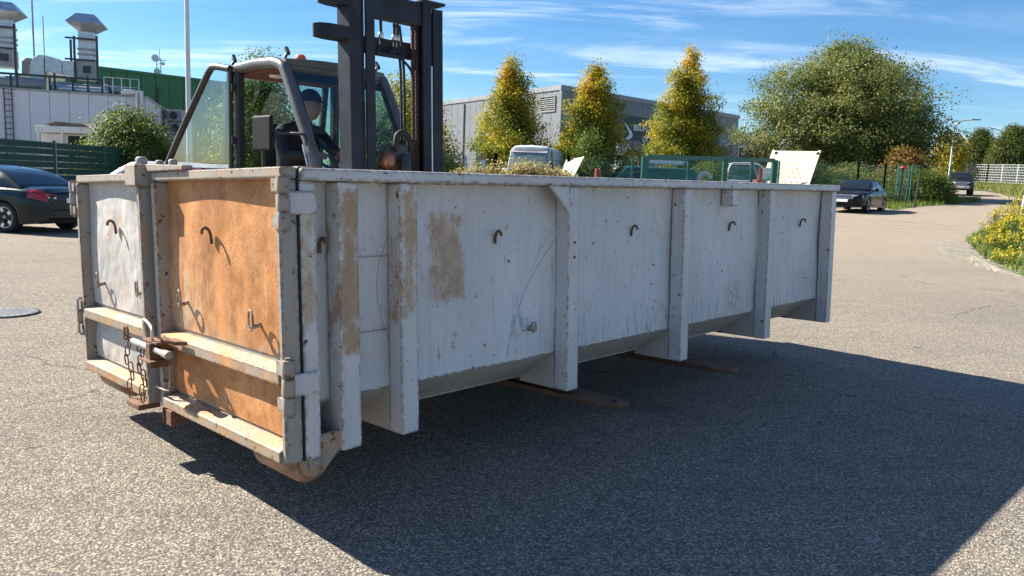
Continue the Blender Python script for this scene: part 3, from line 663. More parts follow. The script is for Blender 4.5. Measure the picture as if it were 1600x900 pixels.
# ------------------------------------------------------------------ fences and posts
M['strip_green'] = mat('green_privacy_strip', (.010, .050, .042), .55, 0, .25, 2.5)
M['wire_grey'] = mat('galvanised_wire', (.52, .54, .55), .5, .4, .1, 3)
def left_fence():
    A0 = at(-120, 300, 19.0); A1 = at(229, 300, 28.6); L = np.linalg.norm((A1 - A0)[:2]); b = (A0[0], A0[1], zg(A0[0], A0[1]))
    root = empty('privacy_fence', 'dark green fence of woven plastic strips behind the dark coupe', 'fence', b, math.atan2(A1[1] - A0[1], A1[0] - A0[0]))
    n = round(L / 2.5); w = L / n; H = 2.13; rows = 11; rh = H / rows; rnd = random.Random(3)
    me = MB().box(0, w - .08, -.008, .008, 0, rh - .028).mesh('strip', M['strip_green'])
    post = MB().box(-.03, .03, .01, .07, 0, H + .05).mesh('post', M['green_steel'])
    mesh_ = MB()
    for r_ in range(rows + 1): mesh_.box(0, w - .06, .012, .02, r_ * rh - .018, r_ * rh - .008)
    for k in range(25): mesh_.box(k * w / 25, k * w / 25 + .008, -.016, -.01, 0, H)
    mm = mesh_.mesh('wire_mesh', M['green_steel'])
    for i in range(n + 1): inst('post', post, root, (i * w, 0, 0))
    for i in range(n):
        inst('wire_mesh', mm, root, (i * w + .04, 0, 0))
        for r_ in range(rows): inst('strip', me, root, (i * w + .04, 0, r_ * rh + rnd.uniform(-.006, .006)), (0, rnd.uniform(-.002, .002), 0))
left_fence()
def mesh_fence(name, label, P, H, pw, mt, post_w=.06, cell=(.05, .2), wire=.006, dz=0.0):
    """welded wire mesh between posts, along a ground polyline"""
    root = empty(name, label, 'fence', gp(P[0][0], P[0][1], dz)); o = np.array(gp(P[0][0], P[0][1], dz))
    for a, b in zip(P[:-1], P[1:]):
        a = np.array(a); b = np.array(b); L = np.linalg.norm(b - a); n = max(1, round(L / pw))
        for i in range(n + 1):
            q = a + (b - a) * i / n; z = zg(*q) + dz - o[2]
            MB().box(-post_w / 2, post_w / 2, -post_w / 2, post_w / 2, 0, H + .06).build('post', mt, root, loc=(q[0] - o[0], q[1] - o[1], z))
        for i in range(n):
            q0 = a + (b - a) * i / n; q1 = a + (b - a) * (i + 1) / n
            p0 = np.array([q0[0], q0[1], zg(*q0) + dz]) - o; p1 = np.array([q1[0], q1[1], zg(*q1) + dz]) - o; mb = MB(); w = np.linalg.norm(p1 - p0)
            for k in range(int(w / cell[0]) + 1):
                q = p0 + (p1 - p0) * min(1, k * cell[0] / w); mb.bar(q, q + np.array([0, 0, H]), wire, wire)
            for k in range(int(H / cell[1]) + 1): z = np.array([0, 0, min(H, k * cell[1])]); mb.bar(p0 + z, p1 + z, wire * 1.6, wire * 1.6)
            mb.build('wire_mesh', mt, root)
    return root
def gxy(px, Y): return (float(at(px, 300, Y)[0]), Y)
mesh_fence('mesh_fence', 'green wire mesh fence with posts left of the green gate', [gxy(640, 29), gxy(773, 30), gxy(886, 31), gxy(986, 32.2)], 2.15, 2.75, M['green_steel'], .09, (.08, .22), .008)
mesh_fence('tall_mesh_fence', 'dark green mesh fence running behind the black sedan', [gxy(1214, 39.6), gxy(1256, 41), gxy(1338, 42.5), gxy(1380, 43), gxy(1422, 43.5)], 2.15, 2.6, M['green_steel'], .07, (.1, .25), .008)
mesh_fence('site_fence', 'pale green mesh panels ending at the leafy shrub by the road', [gxy(1400, 44), gxy(1441, 46), gxy(1482, 48)], 2.1, 2.4, mat('pale_green_coat', (.05, .22, .16), .5), .06, (.12, .3), .01)
mesh_fence('grey_fence', 'pale grey mesh fence on the bank below the oval trees', [gxy(1474, 86), gxy(1540, 80), gxy(1640, 70)], 1.75, 2.5, M['wire_grey'], .09, (.25, .25), .02, .75)
def dark_posts():
    for px, pyb, pyt, Y, tl, lb in ((1416, 314, 267, 40.5, .06, 'dark slanted steel post nearest the black sedan'), (1431, 316, 268, 39.5, .07, 'dark slanted steel post at the right end of the green mesh'), (1405, 305, 264, 43, .04, 'dark post with a red cap behind the green mesh')):
        b = place(px, Y); h = htop(px, pyt, Y); r_ = MB().bar((0, 0, -.1), (h * tl, 0, h), .075, .075)
        if 'red cap' in lb:
            e_ = empty('red_capped_post', lb, 'post', b); r_.build('shaft', M['dark_steel'], e_); MB().lathe([(.04, h), (.17, h + .02), (.2, h + .08), (.08, h + .15), (.001, h + .17)], (h * tl, 0, 0), 'z', 12).build('cap', M['red'], e_)
        else: tag(r_.build('steel_post', M['dark_steel'], loc=b, bevel=.01), lb, 'post')
dark_posts()
def gate():
    P = [gxy(1005, 33), gxy(1120, 36), gxy(1207, 39)]; H = htop(1005, 245, 33)
    o = np.array(gp(*P[0])); root = empty('green_gate', 'green steel sliding gate frame behind the container rim', 'gate', tuple(o)); a = np.array(P[0]); b = np.array(P[2])
    def q(t, z): x, y = a + (b - a) * t; return (x - o[0], y - o[1], zg(x, y) - o[2] + z)
    for t, w in ((0, .26), (.58, .2), (1, .26)): MB().bar(q(t, 0), q(t, H + .02), w, w).build('post', M['green_steel'], root, bevel=.008)
    for z, h in ((H, .2), (.15, .2)): MB().bar(q(.01, z), q(.99, z), .14, h).build('rail', M['green_steel'], root, bevel=.006)
    for t in (.30, .80): MB().bar(q(t, .15), q(t, H), .1, .1).build('upright', M['green_steel'], root)
    mb = MB(); L = np.linalg.norm(b - a)
    for k in range(int(L / .07)): t = k * .07 / L; mb.bar(q(t, .2), q(t, H), .008, .008)
    for k in range(9): mb.bar(q(0, .2 + k * .22), q(1, .2 + k * .22), .008, .008)
    mb.build('wire_mesh', M['green_steel'], root)
gate()
def lamp(name, label, px, Y, h, r0, r1, arm=None, mt='pole_grey'):
    b = place(px, Y); root = empty(name, label, 'lamp post', b)
    MB().lathe([(r0 * 1.25, 0), (r0 * 1.25, .9), (r0, 1.0), (r1, h)], (0, 0, 0), 'z', 14).build('pole', M[mt], root)
    if arm:
        s_, up = arm; pts = smooth_path([(0, 0, h - .4), (0, 0, h + .1), (s_ * .25, 0, h + up * .75), (s_, 0, h + up)], 5); MB().tube(pts, r1, 8).build('arm', M[mt], root)
        MB().hexa([(s_ - .05, -.09, h + up - .05), (s_ + .75 * np.sign(s_), -.12, h + up - .02), (s_ + .75 * np.sign(s_), .12, h + up - .02), (s_ - .05, .09, h + up - .05), (s_ - .05, -.07, h + up + .08), (s_ + .7 * np.sign(s_), -.09, h + up + .07), (s_ + .7 * np.sign(s_), .09, h + up + .07), (s_ - .05, .07, h + up + .08)]).build('lamp_head', M['galv_dull'], root, bevel=.02)
lamp('lamp_post', 'tall white lamp post behind the open forklift door', 297, 31, 9.6, .105, .075, None, 'white_metal')
Yl = 66; lamp('street_lamp', 'grey street lamp with long curved arm above the yellow-green tree', 1480, Yl, htop(1480, 200, Yl), .09, .055, (1.35, .75))
Yl = 96; lamp('street_lamp', 'farther street lamp showing between the two oval trees', 1556, Yl, htop(1556, 214, Yl), .1, .06, (-1.0, .95))
b = gr(1595, 345); o = empty('marker_post', 'white marker post rising behind the yellow flowers', 'post', tuple(b))
MB().hexa([(-.06, -.04, 0), (.06, -.04, 0), (.06, .04, 0), (-.06, .04, 0), (-.05 + .07, -.035, 1.35), (.05 + .07, -.035, 1.35), (.05 + .07, .035, 1.35), (-.05 + .07, .035, 1.35)]).build('shaft', M['sign_white'], o, bevel=.01)
MB().hexa([(-.06 + .05, -.042, 1.02), (.06 + .05, -.042, 1.02), (.06 + .05, .042, 1.02), (-.06 + .05, .042, 1.02), (-.055 + .06, -.042, 1.18), (.055 + .06, -.042, 1.18), (.055 + .06, .042, 1.18), (-.055 + .06, .042, 1.18)]).build('black_band', M['plastic'], o)

# manhole cover
def manhole():
    g = gr(10, 490); root = empty('manhole_cover', 'round cast iron and concrete manhole cover in the asphalt', 'manhole', tuple(g))
    MB().lathe([(.30, .012), (.335, .016), (.34, .004)], (0, 0, 0), 'z', 40).build('rim', mat('cast_iron', (.10, .10, .105), .6, .4, .3, 14), root)
    MB().lathe([(.001, .010), (.20, .010), (.21, .004)], (0, 0, 0), 'z', 32).build('concrete_fill', mat('concrete_fill', (.42, .40, .37), .9, 0, .2, 20, .4, 50), root)
    me = MB().hexa([(.215, -.02, .002), (.295, -.026, .002), (.295, .026, .002), (.215, .02, .002), (.22, -.017, .014), (.29, -.022, .014), (.29, .022, .014), (.22, .017, .014)]).mesh('iron_tooth', mat('worn_iron', (.30, .30, .31), .5, .5, .3, 20))
    for k in range(24): inst('iron_tooth', me, root, (0, 0, 0), (0, 0, k * 2 * math.pi / 24))
    root.scale = (.86, .86, 1)
    MB().lathe([(.21, .003), (.30, .004)], (0, 0, 0), 'z', 32).build('recess', mat('iron_recess', (.05, .05, .052), .9), root)
manhole()

# ------------------------------------------------------------------ cars
def wheel_meshes(r, w, spokes):
    ty = MB().lathe([(r * .68, -w * .42), (r * .72, -w * .5), (r * .93, -w * .5), (r, -w * .38), (r, w * .38), (r * .93, w * .5), (r * .72, w * .5), (r * .68, w * .42)], (0, 0, 0), 'y', 32).mesh('tyre', M['tyre'])
    mb = MB().lathe([(r * .70, w * .30), (r * .70, w * .46), (r * .64, w * .44), (r * .62, w * .2), (r * .62, -w * .2)], (0, 0, 0), 'y', 32)
    mb.lathe([(.001, w * .42), (r * .14, w * .42), (r * .16, w * .2)], (0, 0, 0), 'y', 14)
    for k in range(spokes):
        a = 2 * math.pi * k / spokes; c, s_ = math.cos(a), math.sin(a); pts = []
        for rr, hw, y in ((r * .10, r * .10, w * .40), (r * .66, r * .12, w * .44)):
            for yy in (y - .03, y): pts += [(rr * c - hw * s_, yy, rr * s_ + hw * c), (rr * c + hw * s_, yy, rr * s_ - hw * c)]
        mb.hexa([pts[0], pts[1], pts[5], pts[4], pts[2], pts[3], pts[7], pts[6]])
    rim = mb.mesh('rim', M['alu']); disc = MB().lathe([(.001, w * .05), (r * .6, w * .05), (r * .6, 0)], (0, 0, 0), 'y', 24).mesh('brake_disc', M['galv_dull'])
    return ty, rim, disc
def car(name, label, loc, rz, P, paint, glass_=None, group=None, cat='car', extra=None):
    glass_ = glass_ or M['glass_dark']
    root = empty(name, label, cat, loc, rz, group); x0, x1 = P['ends']; rw = P['rw']; hw0 = P['w'] / 2
    ip = lambda tab, x: float(np.interp(x, [t[0] for t in tab], [t[1] for t in tab]))
    def sm(tab, x): return (ip(tab, x - .06) + ip(tab, x) * 2 + ip(tab, x + .06)) / 4
    def hw(x):
        d0 = (x - x0) / P.get('taper_r', .45); d1 = (x1 - x) / P.get('taper_f', .6); k = 1.0
        if d0 < 1: k *= 1 - .20 * (1 - max(d0, 0)) ** 2.4
        if d1 < 1: k *= 1 - .26 * (1 - max(d1, 0)) ** 2.2
        return hw0 * k
    def zbot(x, arch=True):
        z = P['sill']; e = min(x - x0, x1 - x); z += .10 * max(0, 1 - e / .5) ** 1.5
        if arch:
            for xw in P['axles']:
                ra = rw * 1.14
                if abs(x - xw) < ra: z = max(z, rw + math.sqrt(ra * ra - (x - xw) ** 2) - .02)
        return z
    def ring(x):
        zb = zbot(x); zs = sm(P['shoulder'], x); zt = sm(P['deck'], x); h = hw(x); zm = min(zb, zs - .12); zl = P['sill']
        f = lambda k: zl + (zs - zl) * k
        return [(h * .955, zm), (h * .99, max(zm + .01, f(.28))), (h, max(zm + .02, f(.55))), (h * .992, max(zm + .03, f(.80))), (h * .965, max(zm + .04, zs)), (h * .90, zs + (zt - zs) * .45), (h * .62, zs + (zt - zs) * .88), (h * .3, zt), (0, zt + .005)]
    xs = sorted(set(list(np.linspace(x0, x1, 70)) + [xw + d * rw * 1.14 for xw in P['axles'] for d in (-1, -.995, -.93, -.8, .8, .93, .995, 1)]))
    rows = []
    for x in xs:
        rg = ring(x); rows.append([(x, y, z) for y, z in rg] + [(x, -y, z) for y, z in rg[-2::-1]])
    mb = MB().grid(rows, len(rows), len(rows[0]))
    for k in (0, -1):     # rounded nose and tail
        r_ = rows[k]; n = len(r_); zc = (min(q[2] for q in r_) + max(q[2] for q in r_)) / 2; sg = -1 if k == 0 else 1
        caps = [[(q[0] + sg * dx, q[1] * sc_, zc + (q[2] - zc) * sc_) for q in r_] for dx, sc_ in ((0, 1), (.018, .985), (.035, .95), (.05, .88), (.062, .72), (.068, .4), (.07, .02))]
        mb.grid(caps, len(caps), n)
    body = mb.build('body', paint, root)
    MB().box(x0 + .12, x1 - .12, -hw0 * .86, hw0 * .86, P['sill'] + .02, P['sill'] + .45 if not P.get('van') else .9).build('underbody', M['black'], root)
    # greenhouse
    xa, xb, xc, xd = P['gh']; zr = P['h']; hr = P['roofw'] / 2
    gz = [(xd, sm(P['deck'], xd) - .01), (xd + (xc - xd) * .5, (sm(P['deck'], xd) + zr) / 2 + P.get('bulge', .06)), (xc, zr - .025), (xc + (xb - xc) * .3, zr), (xc + (xb - xc) * .75, zr - .004), (xb, zr - .035), (xb + (xa - xb) * .5, (sm(P['deck'], xa) + zr) / 2 + .03), (xa, sm(P['deck'], xa) - .01)]
    gzf = smooth_path([(a, b_, 0) for a, b_ in gz], 6); GX = [q[0] for q in gzf]; GZ = [q[1] for q in gzf]
    def gt(x): return float(np.interp(x, GX, GZ))
    def gring(x):
        zs = sm(P['shoulder'], x) - .01; zt = gt(x); hb = min(hw(x) * .93, hw0 * .93); k = max(0, min(1, (zt - zs) / (zr - zs))); h1 = hb + (hr - hb) * k
        zt = max(zt, zs + .005)
        return [np.array((x, hb, zs)), np.array((x, hb + (h1 - hb) * .45, zs + (zt - zs) * .5)), np.array((x, h1, zs + (zt - zs) * .90)), np.array((x, h1 * .80, zs + (zt - zs) * .985)), np.array((x, 0, zt + .012 * k))]
    gx = np.linspace(xd, xa, 44); rows = []
    for x in gx:
        rg = gring(x); rows.append([tuple(q) for q in rg] + [(q[0], -q[1], q[2]) for q in rg[-2::-1]])
    MB().grid(rows, len(rows), 9).build('roof', paint, root)
    def gs(x, s_):   # s 0..4 along the half ring
        rg = gring(x); i = min(3, int(s_)); return rg[i] + (rg[i + 1] - rg[i]) * (s_ - i)
    def patch(name_, fn, nu, nv, mt, off, par):
        G = [[fn(i / (nu - 1), j / (nv - 1)) for j in range(nv)] for i in range(nu)]; O = []
        for i in range(nu):
            row = []
            for j in range(nv):
                a = G[min(i + 1, nu - 1)][j] - G[max(i - 1, 0)][j]; b_ = G[i][min(j + 1, nv - 1)] - G[i][max(j - 1, 0)]; n = np.cross(a, b_); n = n / (np.linalg.norm(n) + 1e-9)
                if n @ (G[i][j] - np.array([(xc + xb) / 2, 0, .5])) < 0: n = -n
                row.append(G[i][j] + n * off)
            O.append(row)
        return MB().grid(O, nu, nv).build(name_, mt, par)
    mirror = lambda q, s_: np.array((q[0], q[1] * s_, q[2]))
    def across(x, v, lim):    # v 0..1 across the whole width
        s_ = (v - .5) * 2; a = abs(s_) * lim; q = gs(x, 4 - a); return mirror(q, 1 if s_ >= 0 else -1)
    patch('windscreen', lambda u, v: across(xa - .05 + (xb + .06 - xa + .05) * u, v, 1.9), 8, 13, glass_, .006, root)
    if not P.get('norear'): patch('rear_window', lambda u, v: across(xd + .06 + (xc - .05 - xd - .06) * u, v, 1.85), 8, 13, glass_, .006, root)
    for s_ in (1, -1):
        for (wa, wb, la, lb_) in P['windows']:   # bottom x range, top x range
            patch('side_window', lambda u, v, s_=s_, wa=wa, wb=wb, la=la, lb_=lb_: mirror(gs((wa + (wb - wa) * u) * (1 - v) + (la + (lb_ - la) * u) * v, .12 + 1.72 * v), s_), 8, 5, glass_, .005, root)
    def bs(x, s_):
        rg = ring(x); i = min(7, int(s_)); a = np.array((x, *rg[i])); b_ = np.array((x, *rg[i + 1])); return a + (b_ - a) * (s_ - i)
    for s_ in (1, -1):
        a, b_, l, h_ = P['tail']; tl_ = patch('tail_light', lambda u, v, s_=s_: mirror(bs(x0 + .0 + b_ * u, l + (h_ - l) * v), s_), 7, 5, M['tail_red'], .008, root)
        y_ = hw(x0); zl = bs(x0, l)[2]; zh = bs(x0, h_)[2]
        MB().hexa([(x0 - .060, s_ * y_ * .62, zl + .02), (x0 - .02, s_ * y_ * .985, zl), (x0 + .03, s_ * y_ * .985, zl), (x0 + .03, s_ * y_ * .62, zl + .02), (x0 - .060, s_ * y_ * .66, zh - .02), (x0 - .02, s_ * y_ * .96, zh), (x0 + .03, s_ * y_ * .96, zh), (x0 + .03, s_ * y_ * .66, zh - .02)]).build('light_lens', M['tail_red'], tl_)
        MB().hexa([(x0 - .064, s_ * y_ * .70, zl + (zh - zl) * .38), (x0 - .034, s_ * y_ * .93, zl + (zh - zl) * .34), (x0 + .02, s_ * y_ * .93, zl + (zh - zl) * .34), (x0 + .02, s_ * y_ * .70, zl + (zh - zl) * .38), (x0 - .064, s_ * y_ * .70, zl + (zh - zl) * .58), (x0 - .034, s_ * y_ * .93, zl + (zh - zl) * .62), (x0 + .02, s_ * y_ * .93, zl + (zh - zl) * .62), (x0 + .02, s_ * y_ * .70, zl + (zh - zl) * .58)]).build('reverse_lens', M['lens'], tl_)
        y1_ = hw(x1); fz = P['lampz']; xk = x1 - .10
        hl = patch('headlight', lambda u, v, s_=s_: mirror(np.array((x1 + .055 - .36 * u ** 1.5, y1_ * (.58 + .42 * u) + .035 * u, fz - .09 + .19 * v * (1 - .25 * u) + .02 * u)), s_), 6, 5, M['lens'], .012, root)
        m_ = MB().ball((P['mirror'][0], s_ * (hw0 + .10), P['mirror'][1]), .1, 10, 8, (.75, 1.05, .75)); m_.bar((P['mirror'][0], s_ * (hw0 - .08), P['mirror'][1] - .05), (P['mirror'][0], s_ * (hw0 + .06), P['mirror'][1] - .03), .05, .05); m_.build('wing_mirror', paint, root)
        for xh in P['handles']: MB().box(xh, xh + .2, s_ * hw0 * .985 - .015, s_ * hw0 * .985 + .03 * 1, .0, .03).build('door_handle', paint if not P.get('van') else M['plastic'], root, loc=(0, 0, sm(P['shoulder'], xh) - .14), bevel=.008)
        MB().bar((x0 + .9, s_ * hw0 * .985, P['sill'] + .04), (x1 - 1.0, s_ * hw0 * .985, P['sill'] + .04), .05, .07).build('sill_trim', M['plastic'] if P.get('van') else paint, root)
    # bumpers, grille, plates
    zb = P['sill'] + .12
    for xe, sg in ((x0, -1), (x1, 1)):
        y_ = hw(xe); MB().hexa([(xe - .04 * sg, -y_ * 1.02, zb), (xe - .04 * sg, y_ * 1.02, zb), (xe + .095 * sg, y_ * .80, zb), (xe + .095 * sg, -y_ * .80, zb), (xe - .04 * sg, -y_ * 1.02, zb + .22), (xe - .04 * sg, y_ * 1.02, zb + .22), (xe + .10 * sg, y_ * .80, zb + .2), (xe + .10 * sg, -y_ * .80, zb + .2)]).build('bumper', P.get('bumper', paint), root, bevel=.03)
        MB().box(xe + .085 * sg - .012, xe + .085 * sg + .03, -.24, .24, 0, .105).build('number_plate', M['sign_white'], root, loc=(0, 0, P['plate'][0 if sg < 0 else 1]))
    for s_ in (1, -1):
        if not P.get('van'): MB().hexa([(x1 - .26, s_ * hw(x1 - .26) * 1.012, P['lampz'] - .05), (x1 + .085, s_ * y1_ * .62, P['lampz'] - .10), (x1 + .0, s_ * y1_ * .58, P['lampz'] - .10), (x1 - .30, s_ * y1_ * 1.0, P['lampz'] - .05), (x1 - .30, s_ * hw(x1 - .30) * 1.0, P['lampz'] + .09), (x1 + .06, s_ * y1_ * .62, P['lampz'] + .09), (x1 - .03, s_ * y1_ * .58, P['lampz'] + .08), (x1 - .34, s_ * y1_ * .98, P['lampz'] + .09)]).build('lamp_glass', M['lens'], root, bevel=.02)
    g_ = MB().hexa([(x1 - .03, -y1_ * .50, P['lampz'] - .12), (x1 + .085, -y1_ * .50, P['lampz'] - .12), (x1 + .085, y1_ * .50, P['lampz'] - .12), (x1 - .03, y1_ * .50, P['lampz'] - .12), (x1 - .06, -y1_ * .56, P['lampz'] + .10), (x1 + .06, -y1_ * .56, P['lampz'] + .10), (x1 + .06, y1_ * .56, P['lampz'] + .10), (x1 - .06, y1_ * .56, P['lampz'] + .10)]).build('grille', P.get('grille', M['chrome']), root, bevel=.015)
    for k in range(3): z = P['lampz'] - .07 + k * .055; MB().box(x1 - .0, x1 + .088, -y1_ * .47, y1_ * .47, z, z + .012).build('grille_bar', M['plastic'], g_)
    ty, rim, disc = wheel_meshes(rw, P.get('tw', .22), P.get('spokes', 5))
    for xw in P['axles']:
        for s_ in (1, -1):
            t_ = inst('tyre', ty, root, (xw, s_ * (hw0 - .12), rw), (0, 0, 0 if s_ > 0 else math.pi)); inst('rim', rim, t_); inst('brake_disc', disc, t_)
    if extra: extra(root, P)
    return root
def carpaint(name, c, metal=.0, rough=.25, coat=.25): return mat(name, c, rough, metal, .06, 3, coat=coat, spec=.18)
M['tail_red'] = mat('tail_lamp_red', (.28, .008, .012), .12, 0, .1, 8, coat=.6)
M['lens'] = mat('clear_lens', (.78, .80, .82), .12, .1, .1, 10, coat=.6)
COUPE = dict(ends=(-2.30, 2.30), w=1.76, h=1.41, rw=.325, axles=(1.36, -1.36), sill=.20, taper_r=.65, taper_f=.8, spokes=5, tw=.235,
             shoulder=[(-2.3, .78), (-2.1, .86), (-1.5, .91), (-.6, .90), (.8, .87), (1.5, .80), (2.1, .68), (2.3, .58)], deck=[(-2.3, .90), (-2.15, .985), (-1.5, 1.0), (.9, .97), (1.6, .86), (2.15, .72), (2.3, .62)],
             gh=(.95, .18, -.72, -1.72), roofw=1.12, bulge=.075, windows=[(-.45, .62, -.42, .10), (-1.12, -.50, -.80, -.47)], tail=(0, .34, 3.15, 5.2), lampz=.62, mirror=(.72, .98), handles=[-.35], plate=(.66, .36))
SEDAN = dict(COUPE, ends=(-2.27, 2.27), w=1.74, h=1.43, gh=(.98, .25, -.85, -1.62), roofw=1.18, bulge=.06, windows=[(-.12, .70, -.08, .22), (-1.05, -.18, -.82, -.14)], handles=[-.05, -1.0], plate=(.62, .42), lampz=.64, grille=mat('sedan_grille', (.30, .31, .32), .3, .7),
             deck=[(-2.27, .92), (-2.1, 1.02), (-1.4, 1.02), (.95, .98), (1.6, .90), (2.1, .78), (2.27, .66)], shoulder=[(-2.27, .80), (-2, .90), (-1, .93), (.8, .88), (1.6, .82), (2.1, .72), (2.27, .6)])
SUV = dict(COUPE, ends=(-2.25, 2.25), w=1.82, h=1.74, rw=.36, sill=.36, gh=(1.0, .42, -1.5, -2.15), roofw=1.34, bulge=.12, windows=[(-.2, .80, -.15, .45), (-1.15, -.27, -1.1, -.22), (-1.85, -1.25, -1.6, -1.2)], handles=[-.1, -1.0], plate=(.8, .55), lampz=.86, taper_f=.4,
           shoulder=[(-2.25, .98), (-2, 1.06), (0, 1.06), (1.4, 1.0), (2.0, .94), (2.25, .8)], deck=[(-2.25, 1.08), (-2, 1.12), (.9, 1.12), (1.5, 1.10), (2.1, 1.04), (2.25, .9)], bumper=mat('silver_bumper', (.45, .46, .47), .4, .3), grille=mat('silver_grille', (.5, .51, .52), .35, .6), mirror=(.8, 1.15), tw=.25)
MPV = dict(SUV, h=1.64, rw=.31, sill=.22, w=1.74, bumper=None, shoulder=[(-2.05, .88), (-1.9, .95), (0, .95), (1.2, .92), (1.9, .78), (2.05, .6)], deck=[(-2.05, .98), (0, 1.02), (1.2, .98), (1.9, .82), (2.05, .66)], ends=(-2.05, 2.05), axles=(1.3, -1.25), gh=(1.3, .45, -1.35, -1.9), lampz=.68, plate=(.7, .4), mirror=(.9, 1.0)); MPV.pop('bumper'); MPV.pop('grille')
VAN = dict(SUV, van=True, ends=(-2.7, 2.5), w=1.98, h=2.58, rw=.34, sill=.3, roofw=1.70, gh=(1.95, 1.25, -2.45, -2.68), bulge=.5, axles=(1.6, -1.6), windows=[(.45, 1.45, .5, 1.22)], handles=[.5], taper_f=.5, taper_r=.2,
           shoulder=[(-2.7, 1.30), (1.2, 1.30), (1.9, 1.22), (2.35, 1.02), (2.5, .8)], deck=[(-2.7, 1.36), (1.3, 1.36), (1.95, 1.28), (2.35, 1.1), (2.5, .9)], lampz=.85, plate=(.8, .5), mirror=(1.5, 1.5), norear=True, tail=(0, .05, 3, 4.4))
BUS = dict(VAN, h=1.80, w=1.84, ends=(-2.35, 2.4), axles=(1.45, -1.45), gh=(1.55, .95, -2.1, -2.33), roofw=1.52, bulge=.35, shoulder=[(-2.35, 1.05), (1.0, 1.05), (1.6, 1.0), (2.2, .85), (2.4, .7)], deck=[(-2.35, 1.1), (1.0, 1.1), (1.55, 1.04), (2.2, .92), (2.4, .78)], windows=[(.25, 1.15, .3, .95)], mirror=(1.2, 1.15), lampz=.72)
P_DARK = carpaint('dark_petrol_paint', (.006, .015, .020), 0, .2, .3); P_BLACK = carpaint('black_paint', (.004, .005, .008), 0, .2, .12); P_SILVER = carpaint('silver_paint', (.52, .54, .55), .3, .3); P_NAVY = carpaint('navy_paint', (.014, .018, .024))
P_WHITE = mat('van_white', (.55, .60, .66), .4, 0, .08, 2, dirt=.15); P_PETROL = mat('petrol_bus_paint', (.012, .075, .085), .4, 0, .15, 2, dirt=.2); P_PURPLE = mat('faded_purple', (.42, .32, .45), .6, 0, .3, 5, dirt=.15)
car('coupe', 'dark petrol coupe with five-spoke alloy wheels, parked at the left edge', gp(-11.85, 17.5), R(165), COUPE, P_DARK)
car('compact_car', 'silver car mostly hidden between the dark coupe and the container', gp(at(246, 300, 21.5)[0], 21.5), R(180), MPV, P_SILVER)
car('sedan', 'black sedan with chrome grille parked by the green mesh fence', gp(15.55, 35.6), math.atan2(-.79, -.62), SEDAN, P_BLACK)
car('off_roader', 'dark off-road car with silver bumper driving down the far road', gp(at(1497, 300, 61)[0], 61), math.atan2(-.90, -.44), SUV, P_NAVY)
def van_extra(root, P):
    MB().hexa([(1.2, -.80, 2.40), (1.52, -.84, 2.26), (1.52, .84, 2.26), (1.2, .80, 2.40), (.55, -.72, 2.60), (1.16, -.76, 2.56), (1.16, .76, 2.56), (.55, .72, 2.60)]).build('sun_visor', P_PURPLE, root, bevel=.05)['label'] = 'faded purple roof front'
W_GLASS = mat('pale_reflecting_glass', (.20, .26, .25), .08, 0, .2, 2, spec=.9)
car('white_van', 'white van with faded purple roof front behind pale dry plants', gp(at(836, 300, 34)[0], 35.6), R(-102), VAN, P_WHITE, W_GLASS, cat='van', extra=van_extra)
car('minibus', 'petrol green minibus behind the left post of the green gate', gp(at(1004, 300, 36)[0], 36.2), R(186), BUS, P_PETROL, None, cat='van')

# ------------------------------------------------------------------ things in the yard behind the gate
M['cream'] = mat('cream_painted_steel', (.62, .57, .44), .55, 0, .08, 3, dirt=.2)
def ramp():
    Y = 39.5; root = empty('loading_ramp', 'cream slatted ramp tilted up behind the right end of the container', 'ramp', place(1240, Y)); o = np.array(place(1240, Y))
    a = at(1187, 298, Y + .6) - o; b = at(1262, 300, Y - 1.0) - o; c = at(1284, 236, Y + 1.0) - o; d = at(1210, 235, Y + 2.6) - o
    a = a + (a - d) * .0; th = np.array([.0, .12, 0]); n = 9
    for i in range(n):
        t0 = i / n; t1 = (i + .93) / n; p = lambda u, v: (a + (d - a) * v) * (1 - u) + (b + (c - b) * v) * u
        q = [p(.02, t0), p(.98, t0), p(.98, t1), p(.02, t1)]; MB().hexa([*q, *[k + th for k in q]]).build('slat', M['cream'], root, bevel=.006)
    for u in (.0, .98): MB().bar(p(u + .01, 0) + th * 1.6, p(u + .01, 1) + th * 1.6, .1, .12).build('side_beam', M['cream'], root)
    for u in (.06, .94): MB().lathe([(.09, -.05), (.09, .0)], tuple(p(u, .93)), 'y', 10).build('bolt', M['dark_steel'], root)
    for u in (.2, .8): MB().bar(p(u, .05) + th * 2 + np.array([0, 0, -.6]), p(u, .3) + th * 2, .07, .07).build('leg', M['cream'], root)
ramp()
def leaning_board():
    Y = 30.0; o = np.array(place(892, Y)); root = empty('leaning_board', 'pale board leaning beside the white van', 'board', tuple(o))
    q = [at(872, 284, Y + .4) - o, at(892, 284, Y) - o, at(912, 245, Y + .6) - o, at(886, 250, Y + 1.1) - o]
    th = np.array([0, .05, 0]); MB().hexa([*q, *[k + th for k in q]]).build('panel', M['cream'], root, bevel=.006)
    MB().bar(q[1] + th * 1.5, q[2] + th * 1.5, .05, .05).build('edge_batten', M['cream'], root); MB().bar(q[0] + th * 1.5, q[3] + th * 1.5, .05, .05).build('edge_batten', M['cream'], root)
leaning_board()
